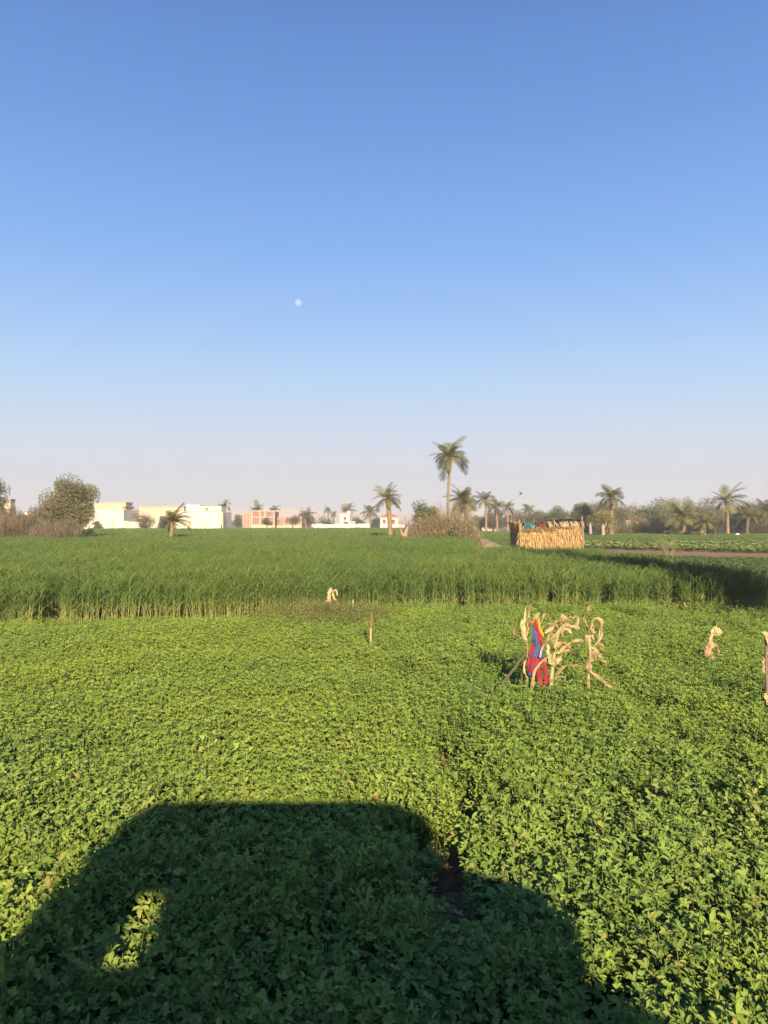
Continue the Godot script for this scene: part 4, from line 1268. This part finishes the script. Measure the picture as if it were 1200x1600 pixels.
	# torn drooping leaves that tie the clump together
	for q in [[200, 330, 3, 0], [545, 560, 6, 1], [600, 380, 5, 1], [690, 300, 4, 1], [500, 820, 3, 1], [960, 480, 5, 2], [968, 720, 4, 2]]:
		var owner_: Node = [get_node("dried_maize_stalk"), get_node("dried_maize_stalk_001"), get_node("dried_maize_stalk_002")][q[3]]
		for i in q[2]:
			var o := rng.randf_range(-1.0, 1.0)
			var reach := rng.randf_range(100.0, 240.0)
			var lift := rng.randf_range(10.0, 90.0)
			var x0: float = q[0] + rng.randf_range(-20, 20)
			var y0: float = q[1] + rng.randf_range(-40, 40)
			dry_leaf(owner_, [[x0, y0, 0], [x0 + o * reach * 0.45, y0 - lift, rng.randf_range(-40, 60)], [x0 + o * reach * 0.85, y0 - lift * 0.5, rng.randf_range(-50, 80)], [x0 + o * reach * 1.1, y0 + rng.randf_range(10, 80), rng.randf_range(-50, 80)]], rng.randf_range(22, 52), 0.5, rng.randf_range(-1.2, 1.2), [pale, warm, Color(0.30, 0.21, 0.11)][i % 3], 0.6, 0.05)

	# grey stick leaning behind
	var g := Geo.new()
	var a := at_grid([205, 640, -60])
	var b := at_grid([-95, 1075, -140])
	var foot := b + (b - a).normalized() * 0.3
	g.tube([foot, b, a.lerp(b, 0.5) + Vector3(0.004, 0.004, 0), a], [0.014, 0.014, 0.013, 0.010], 8, Color(0.115, 0.095, 0.07))
	g.tube([at_grid([150, 760, -70]), at_grid([130, 900, -80]), at_grid([120, 1500, -80])], [0.007, 0.008, 0.009], 6, Color(0.115, 0.095, 0.07))
	t = thing("leaning_stick", "dark grey stick leaning against the rag figure", "stick", base)
	put("stick", g.mesh(), tinted("bark", 0.95), t)

	# the rag: a child's garment of blue, red and yellow hung on the stalks
	t = thing("rag_garment", "red, blue and yellow garment hung on the dried stalks as scarecrow", "garment", base)
	var patch := func(called: String, outline: Array, depth: float, col: Color, curve: float) -> void:
		# outline rows: [y, left x, right x] on the drawing grid; the cloth bulges and folds
		var gg := Geo.new()
		var n := 10
		for i in outline.size() - 1:
			for s in 4:
				for k in n:
					var f := func(row: float, col_k: int) -> Vector3:
						var i0 := mini(int(row), outline.size() - 2)
						var q := row - i0
						var y: float = lerpf(outline[i0][0], outline[i0 + 1][0], q)
						var x0: float = lerpf(outline[i0][1], outline[i0 + 1][1], q)
						var x1: float = lerpf(outline[i0][2], outline[i0 + 1][2], q)
						var u := float(col_k) / n
						var x := lerpf(x0, x1, u)
						var z := depth + curve * sin(PI * u) + 15.0 * sin(x * 0.07 + y * 0.012) + 6.0 * noise_b.get_noise_2d(x * 0.9, y * 0.5)
						return at_grid([x, y, z])
					var r0 := i + s / 4.0
					var r1 := i + (s + 1) / 4.0
					gg.quad(f.call(r0, k), f.call(r0, k + 1), f.call(r1, k + 1), f.call(r1, k), Color.WHITE)
		put(called, gg.mesh(), worn("rag " + str(col), col.darkened(0.28), col.lightened(0.10), 14.0, 0.9), t)
	var red := lin(0.42, 0.016, 0.028)
	var blue := lin(0.075, 0.085, 0.27)
	var yellow := lin(0.72, 0.42, 0.035)
	patch.call("yellow_trim", [[235, 300, 326], [300, 302, 338], [370, 322, 362], [440, 352, 384], [470, 368, 388]], 12.0, yellow, 14.0)
	patch.call("red_band", [[240, 278, 298], [330, 268, 312], [400, 285, 340], [460, 308, 368], [540, 335, 372], [600, 352, 375]], 4.0, red, 14.0)
	patch.call("blue_panel", [[320, 258, 272], [400, 246, 292], [480, 240, 318], [560, 262, 335], [620, 272, 375], [690, 240, 400], [722, 225, 402]], 14.0, blue, 26.0)
	patch.call("red_panel", [[560, 240, 262], [610, 222, 275], [660, 212, 290], [700, 205, 250]], 2.0, red, 14.0)
	patch.call("purple_band", [[700, 210, 402], [735, 195, 402], [770, 180, 395]], 6.0, lin(0.13, 0.018, 0.09), 20.0)
	patch.call("red_skirt", [[730, 195, 330], [790, 175, 322], [840, 185, 310], [900, 195, 290]], 22.0, red, 24.0)
	patch.call("blue_trim", [[800, 215, 280], [830, 212, 275]], 44.0, blue, 8.0)
	patch.call("blue_hem", [[850, 178, 215], [900, 188, 235], [950, 200, 235]], 8.0, blue, 8.0)
	patch.call("red_strap", [[840, 275, 330], [920, 285, 345], [1000, 300, 362], [1095, 322, 385]], 30.0, red, 18.0)
	patch.call("red_strap", [[770, 350, 408], [850, 362, 420], [950, 378, 435], [1060, 398, 455]], 20.0, red, 18.0)

	# single dry stalk, farther right
	t = thing("dried_maize_stalk", "lone dried maize stalk with drooping leaves in the open clover", "maize stalk", Vector3(3.63, 0, -8.55), 0.0, grp)
	var s := 0.00713
	var m := func(x: float, y: float, z := 0.0) -> Vector3: return Vector3(x * s, CLOVER + y * s, z * s)
	var sg := Geo.new()
	sg.tube([Vector3(-0.03, 0, 0), m.call(-2, 10), m.call(-1, 30), m.call(2, 42), m.call(6, 50)], [0.02, 0.02, 0.022, 0.016, 0.006], 7, pale)
	put("stem", sg.mesh(), tinted("dry_maize", 0.75, 0.25), t)
	leaf_along(t, [m.call(-1, 24, 1), m.call(1, 38, 2), m.call(7, 47, 2), m.call(12, 55, 1)], 0.045, 0.5, 0.3, pale, 0.5, 0.05)
	leaf_along(t, [m.call(1, 36, 2), m.call(8, 44, 3), m.call(13, 42, 3), m.call(11, 36, 3)], 0.05, 0.5, 0.4, pale, 0.5, 0.3)
	leaf_along(t, [m.call(6, 38, 2), m.call(11, 38, 3), m.call(14, 34, 3)], 0.03, 0.5, 0.4, pale, 0.5, 0.1)
	leaf_along(t, [m.call(-1, 28, 3), m.call(-3, 15, 4), m.call(-2, 0, 4), m.call(0, -6, 4)], 0.085, 0.5, 0.2, warm, 0.4, 0.7)
	leaf_along(t, [m.call(-2, 26, 2), m.call(-8, 14, 4), m.call(-11, 5, 5)], 0.035, 0.5, 0.4, warm, 0.5, 0.1)
	leaf_along(t, [m.call(0, 28, 2), m.call(7, 19, 4), m.call(12, 8, 5), m.call(16, 2, 5)], 0.04, 0.5, 0.5, warm, 0.5, 0.1)

	# stalk at the right edge of the picture
	t = thing("dried_maize_stalk", "shredded dried maize stalk cut by the right edge of the picture", "maize stalk", Vector3(3.14, 0, -6.35), 0.0, grp)
	s = 0.0053
	sg = Geo.new()
	sg.tube([Vector3(0.02, 0, 0), m.call(3, 20), m.call(2, 50), m.call(3, 84)], [0.022, 0.02, 0.02, 0.016], 7, Color(0.20, 0.15, 0.10))
	put("stem", sg.mesh(), tinted("dry_maize", 0.75, 0.25), t)
	leaf_along(t, [m.call(-4, 86, 2), m.call(1, 84, 3), m.call(4, 74, 4), m.call(3, 62, 4)], 0.035, 0.5, 0.4, pale, 0.4, 0.3)
	leaf_along(t, [m.call(-3, 56, 4), m.call(-4, 46, 5), m.call(-3, 37, 5)], 0.03, 0.5, 0.3, warm, 0.3, 0.1)
	leaf_along(t, [m.call(4, 70, 4), m.call(6, 50, 4), m.call(4, 30, 4)], 0.045, 0.5, 0.6, Color(0.42, 0.30, 0.18), 0.4, 0.2)
	leaf_along(t, [m.call(-1, 16, 4), m.call(2, 6, 5), m.call(5, -6, 5)], 0.04, 0.5, 0.4, pale, 0.4, 0.3)
	leaf_along(t, [m.call(2, 60, 3), m.call(12, 66, 5), m.call(22, 50, 7), m.call(26, 30, 8)], 0.05, 0.5, 0.5, pale, 0.5, 0.1)

	# husk at the wheat edge
	t = thing("dried_maize_stalk", "small bent dry husk standing before the wheat among brown weeds", "maize stalk", Vector3(-0.92, 0, -13.55), 0.0, grp)
	s = 0.0113
	var lift := func(x: float, y: float, z := 0.0) -> Vector3: return Vector3(x * s, 0.40 + y * s, z * s)
	sg = Geo.new()
	sg.tube([Vector3(-0.03, 0, 0), lift.call(-3, 0), lift.call(-3, 12)], [0.02, 0.02, 0.02], 7, pale)
	put("stem", sg.mesh(), tinted("dry_maize", 0.75, 0.25), t)
	leaf_along(t, [lift.call(-3, -2, 1), lift.call(-4, 8, 2), lift.call(-3, 16, 2), lift.call(-1, 20, 1)], 0.075, 0.5, 0.2, pale, 0.4, 0.4)
	leaf_along(t, [lift.call(-1, 20, 1), lift.call(2, 13, 3), lift.call(4, 5, 4), lift.call(7, 1, 4)], 0.04, 0.5, 0.4, pale, 0.6, 0.4)
	leaf_along(t, [lift.call(1, 14, 2), lift.call(4, 17, 3), lift.call(8, 16, 4), lift.call(8, 8, 5)], 0.032, 0.5, 0.4, pale, 0.6, 0.3)
	leaf_along(t, [lift.call(-7, 1, 3), lift.call(-8, 0, 3), lift.call(-5, -3, 3)], 0.03, 0.5, 0.3, pale, 0.6, 0.6)

	# marker sticks
	t = thing("marker_stick", "pale upright stick with a brown upper half in the clover", "stick", Vector3(-0.165, 0, -9.95))
	sg = Geo.new()
	sg.tube([Vector3(0.0, 0, 0), Vector3(-0.008, 0.30, 0), Vector3(-0.003, 0.43, 0)], [0.014, 0.014, 0.013], 8, Color(0.45, 0.34, 0.18))
	put("stick", sg.mesh(), tinted("dry_maize", 0.75, 0.25), t)
	sg = Geo.new()
	sg.tube([Vector3(-0.003, 0.425, 0), Vector3(0.002, 0.53, 0), Vector3(0.004, 0.625, 0)], [0.0145, 0.013, 0.010], 8, Color(0.25, 0.14, 0.07))
	put("upper_part", sg.mesh(), tinted("dry_maize", 0.75, 0.25), t)
	t = thing("marker_stick", "tiny pale stick among the brown weeds near the wheat", "stick", Vector3(-0.54, 0, -13.2))
	sg = Geo.new()
	sg.tube([Vector3(0.0, 0, 0), Vector3(0.004, 0.3, 0), Vector3(0.01, 0.46, 0)], [0.017, 0.016, 0.013], 7, Color(0.42, 0.32, 0.16))
	put("stick", sg.mesh(), tinted("dry_maize", 0.75, 0.25), t)


# ---------------------------------------------------------------- vehicle behind the camera
func build_vehicle() -> void:
	# a covered three-wheeler parked on the track; only its shadow falls into the picture
	var near := 0.12
	var far := 1.27
	var t := thing("covered_three_wheeler", "covered three-wheeler on the track whose shadow falls on the clover", "vehicle")
	var canvas := plain("canvas", lin(0.03, 0.03, 0.035), 0.85)
	var paint := plain("red_paint", lin(0.30, 0.03, 0.03), 0.35)
	var metal := plain("dark_metal", lin(0.08, 0.08, 0.09), 0.5)
	var tilt := 0.105
	var prof := [[-1.20, 0.60], [-1.10, 1.00], [-0.955, 1.41], [-0.83, 1.66], [-0.765, 1.88], [-0.72, 1.985], [-0.63, 2.045], [-0.45, 2.06], [0.45, 2.06], [0.62, 2.045], [0.76, 1.985], [0.835, 1.88], [0.85, 1.72], [0.98, 1.68], [1.12, 1.63], [1.11, 1.53], [1.09, 1.36], [1.22, 1.28], [1.38, 1.05], [1.42, 0.60]]
	var g := Geo.new()
	var steps := 6
	var p := func(i: int, k: int, inner: float) -> Vector3:
		var f := float(k) / steps
		var x: float = prof[i][0]
		var y: float = prof[i][1]
		var c := Vector2(0.0, 1.3)
		var v := Vector2(x, y) - c
		v *= 1.0 - inner / maxf(v.length(), 0.1)
		var z := lerpf(near, far, f)
		return Vector3(c.x + v.x, c.y + v.y + (z - near) * tilt + (0.07 * sin(PI * f) if y > 1.9 else 0.0), z)
	for i in prof.size() - 1:
		for k in steps:
			g.quad(p.call(i, k, 0.0), p.call(i + 1, k, 0.0), p.call(i + 1, k + 1, 0.0), p.call(i, k + 1, 0.0), Color.WHITE)
			g.quad(p.call(i, k, 0.03), p.call(i, k + 1, 0.03), p.call(i + 1, k + 1, 0.03), p.call(i + 1, k, 0.03), Color.WHITE)
		g.quad(p.call(i, 0, 0.0), p.call(i, 0, 0.03), p.call(i + 1, 0, 0.03), p.call(i + 1, 0, 0.0), Color.WHITE)
		g.quad(p.call(i, steps, 0.0), p.call(i + 1, steps, 0.0), p.call(i + 1, steps, 0.03), p.call(i, steps, 0.03), Color.WHITE)
	put("canopy", g.mesh(), canvas, t)
	# far side curtain with a small open window
	var wx0 := -0.425
	var wx1 := -0.315
	var wy0 := 1.90
	var wy1 := 2.10
	var lift := (far - near) * tilt
	var z0 := far - 0.03
	g = Geo.new()
	var left_at := func(y: float) -> float:
		for i in 9:
			if y <= prof[i + 1][1]:
				return lerpf(prof[i][0], prof[i + 1][0], clampf((y - prof[i][1]) / (prof[i + 1][1] - prof[i][1]), 0, 1))
		return -0.5
	var right_at := func(y: float) -> float:
		for i in range(prof.size() - 1, 8, -1):
			if y <= prof[i - 1][1]:
				return lerpf(prof[i][0], prof[i - 1][0], clampf((y - prof[i][1]) / (prof[i - 1][1] - prof[i][1]), 0, 1))
		return 0.5
	var y := 0.62
	while y < 2.05:
		var y1 := minf(y + 0.02, 2.055)
		var spans := [[left_at.call(y), right_at.call(y), left_at.call(y1), right_at.call(y1)]]
		if y + lift >= wy0 and y1 + lift <= wy1:
			spans = [[left_at.call(y), wx0, left_at.call(y1), wx0], [wx1, right_at.call(y), wx1, right_at.call(y1)]]
		for q in spans:
			g.quad(Vector3(q[0], y + lift, z0), Vector3(q[1], y + lift, z0), Vector3(q[3], y1 + lift, z0), Vector3(q[2], y1 + lift, z0), Color.WHITE)
		y = y1
	put("side_curtain", g.mesh(), canvas, t)
	block("floor", t, Vector3(-1.15, 0.60, near + 0.03), Vector3(1.35, 0.68, far - 0.06), metal)
	block("bench", t, Vector3(-0.95, 0.70, near + 0.25), Vector3(-0.35, 0.98, far - 0.1), canvas)
	block("driver_seat", t, Vector3(0.25, 0.70, near + 0.4), Vector3(0.55, 1.0, far - 0.4), canvas)
	block("side_sill", t, Vector3(-1.12, 0.60, near + 0.005), Vector3(1.36, 0.86, near + 0.028), paint)
	for w in [[-0.75, near + 0.1], [-0.75, far - 0.1], [1.2, (near + far) * 0.5]]:
		var tyre := Geo.new()
		var ground: float = 0.22 + (w[1] - 0.02) * 0.101
		var pts := []
		var rad := []
		for k in 17:
			var a := TAU * k / 16.0
			pts.append(Vector3(cos(a) * 0.18, sin(a) * 0.18, 0))
			rad.append(0.055)
		tyre.tube(pts, rad, 8, Color(0.03, 0.03, 0.03), false)
		var o := put("wheel", tyre.mesh(), tinted("rubber", 0.8), t, Vector3(w[0], ground + 0.232, w[1]))
		var hub := Geo.new()
		hub.tube([Vector3(0, 0, -0.03), Vector3(0, 0, 0.03)], [0.14, 0.14], 14, Color(0.35, 0.35, 0.36))
		put("rim", hub.mesh(), tinted("rubber", 0.8), o)
		block("fork", t, Vector3(w[0] - 0.03, ground + 0.23, w[1] - 0.03), Vector3(w[0] + 0.03, 0.62, w[1] + 0.03), metal)


# ---------------------------------------------------------------- moon and bird
func build_sky_things() -> void:
	var moon_mat := StandardMaterial3D.new()
	moon_mat.resource_name = "moon_rock"
	moon_mat.albedo_texture = noise_tex(0.008, lin(0.48, 0.50, 0.54), lin(0.82, 0.83, 0.85), 5, 256)
	moon_mat.uv1_triplanar = true
	moon_mat.uv1_scale = Vector3.ONE * 0.02
	moon_mat.roughness = 1.0
	moon_mat.transparency = BaseMaterial3D.TRANSPARENCY_ALPHA
	moon_mat.albedo_color = Color(1, 1, 1, 0.11)
	var s := SphereMesh.new()
	s.radius = 14.5
	s.height = 29.0
	s.radial_segments = 48
	s.rings = 24
	var o := put("moon_in_sky", s, moon_mat, self, Vector3(-336, 860, -3000))
	tag(o, "small pale gibbous moon high in the blue sky", "moon")
	var dark := Color(0.06, 0.055, 0.055)
	var t := thing("bird", "small dark bird flying above the trees left of the hut", "bird", Vector3(12.48, 4.32, -70))
	t.rotation = Vector3(0.3, 0.5, 0.6)
	var g := Geo.new()
	g.tube([Vector3(-0.17, 0, 0), Vector3(-0.08, 0.005, 0), Vector3(0.03, 0.01, 0), Vector3(0.12, 0.02, 0), Vector3(0.17, 0.02, 0)], [0.012, 0.04, 0.05, 0.03, 0.006], 8, dark)
	put("body", g.mesh(), tinted("feather", 0.8), t)
	for q in [-1.0, 1.0]:
		g = Geo.new()
		g.ribbon([Vector3(0.02, 0.03, 0.03 * q), Vector3(0.04, 0.12, 0.14 * q), Vector3(-0.03, 0.13, 0.30 * q)], [0.12, 0.12, 0.02], Vector3(0, 1, 0), 0.1, dark)
		put("wing", g.mesh(), tinted("feather", 0.8), t)
	g = Geo.new()
	g.ribbon([Vector3(-0.15, 0, 0), Vector3(-0.29, 0, 0)], [0.03, 0.10], Vector3(0, 1, 0), 0.1, dark)
	put("tail", g.mesh(), tinted("feather", 0.8), t)


func build_rubble() -> void:
	# pale stones and sacks thrown at the foot of the thorn bushes
	var k := 0
	for q in [[-0.487, 0.45], [-0.470, 0.32], [-0.452, 0.4], [-0.447, 0.3], [-0.433, 0.42]]:
		var g := Geo.new()
		for i in 9:
			for j in 5:
				var f := func(a: int, c: int) -> Vector3:
					var u := TAU * (a % 9) / 9.0
					var v := PI * c / 5.0
					var r := 1.0 + 0.25 * noise_b.get_noise_3d(cos(u) * 60.0 * sin(v) + k * 40.0, cos(v) * 60.0, sin(u) * 60.0 * sin(v))
					return Vector3(sin(v) * cos(u), 0.8 - 0.85 * cos(v) * 1.0, sin(v) * sin(u) * 0.8) * r
				g.quad(f.call(i, j), f.call(i + 1, j), f.call(i + 1, j + 1), f.call(i, j + 1), Color.WHITE)
		var t := thing("pale_rock", ["pale rock at the left edge below the thorn bushes", "pale rock below the thorn bush beside the dark shrub", "pale rock just right of the dark green shrub", "small pale rock left of the brown thorn bush", "pale rock below the brown thorn bush before the acacia"][k], "rock", spot(q[0], 44.6 + 0.2 * k), 0.7 * k, "pale rocks at the field edge")
		var o := put("stone", g.mesh(), worn("pale_stone", lin(0.38, 0.29, 0.22), lin(0.55, 0.44, 0.35), 0.9), t)
		o.scale = Vector3.ONE * q[1] * 0.9
		t.position.y = 0.0
		k += 1


func _ready() -> void:
	rng.seed = 20240117
	noise_a.seed = 11
	noise_a.frequency = 0.1
	noise_a.fractal_octaves = 3
	noise_b.seed = 23
	noise_b.frequency = 0.1
	noise_b.fractal_octaves = 2
	set_camera_and_light()
	build_ground()
	build_buildings()
	build_trees()
	build_wheat()
	build_clover()
	build_other_crops()
	build_hut()
	build_vehicle()
	build_rubble()
	build_maize()
	build_sky_things()
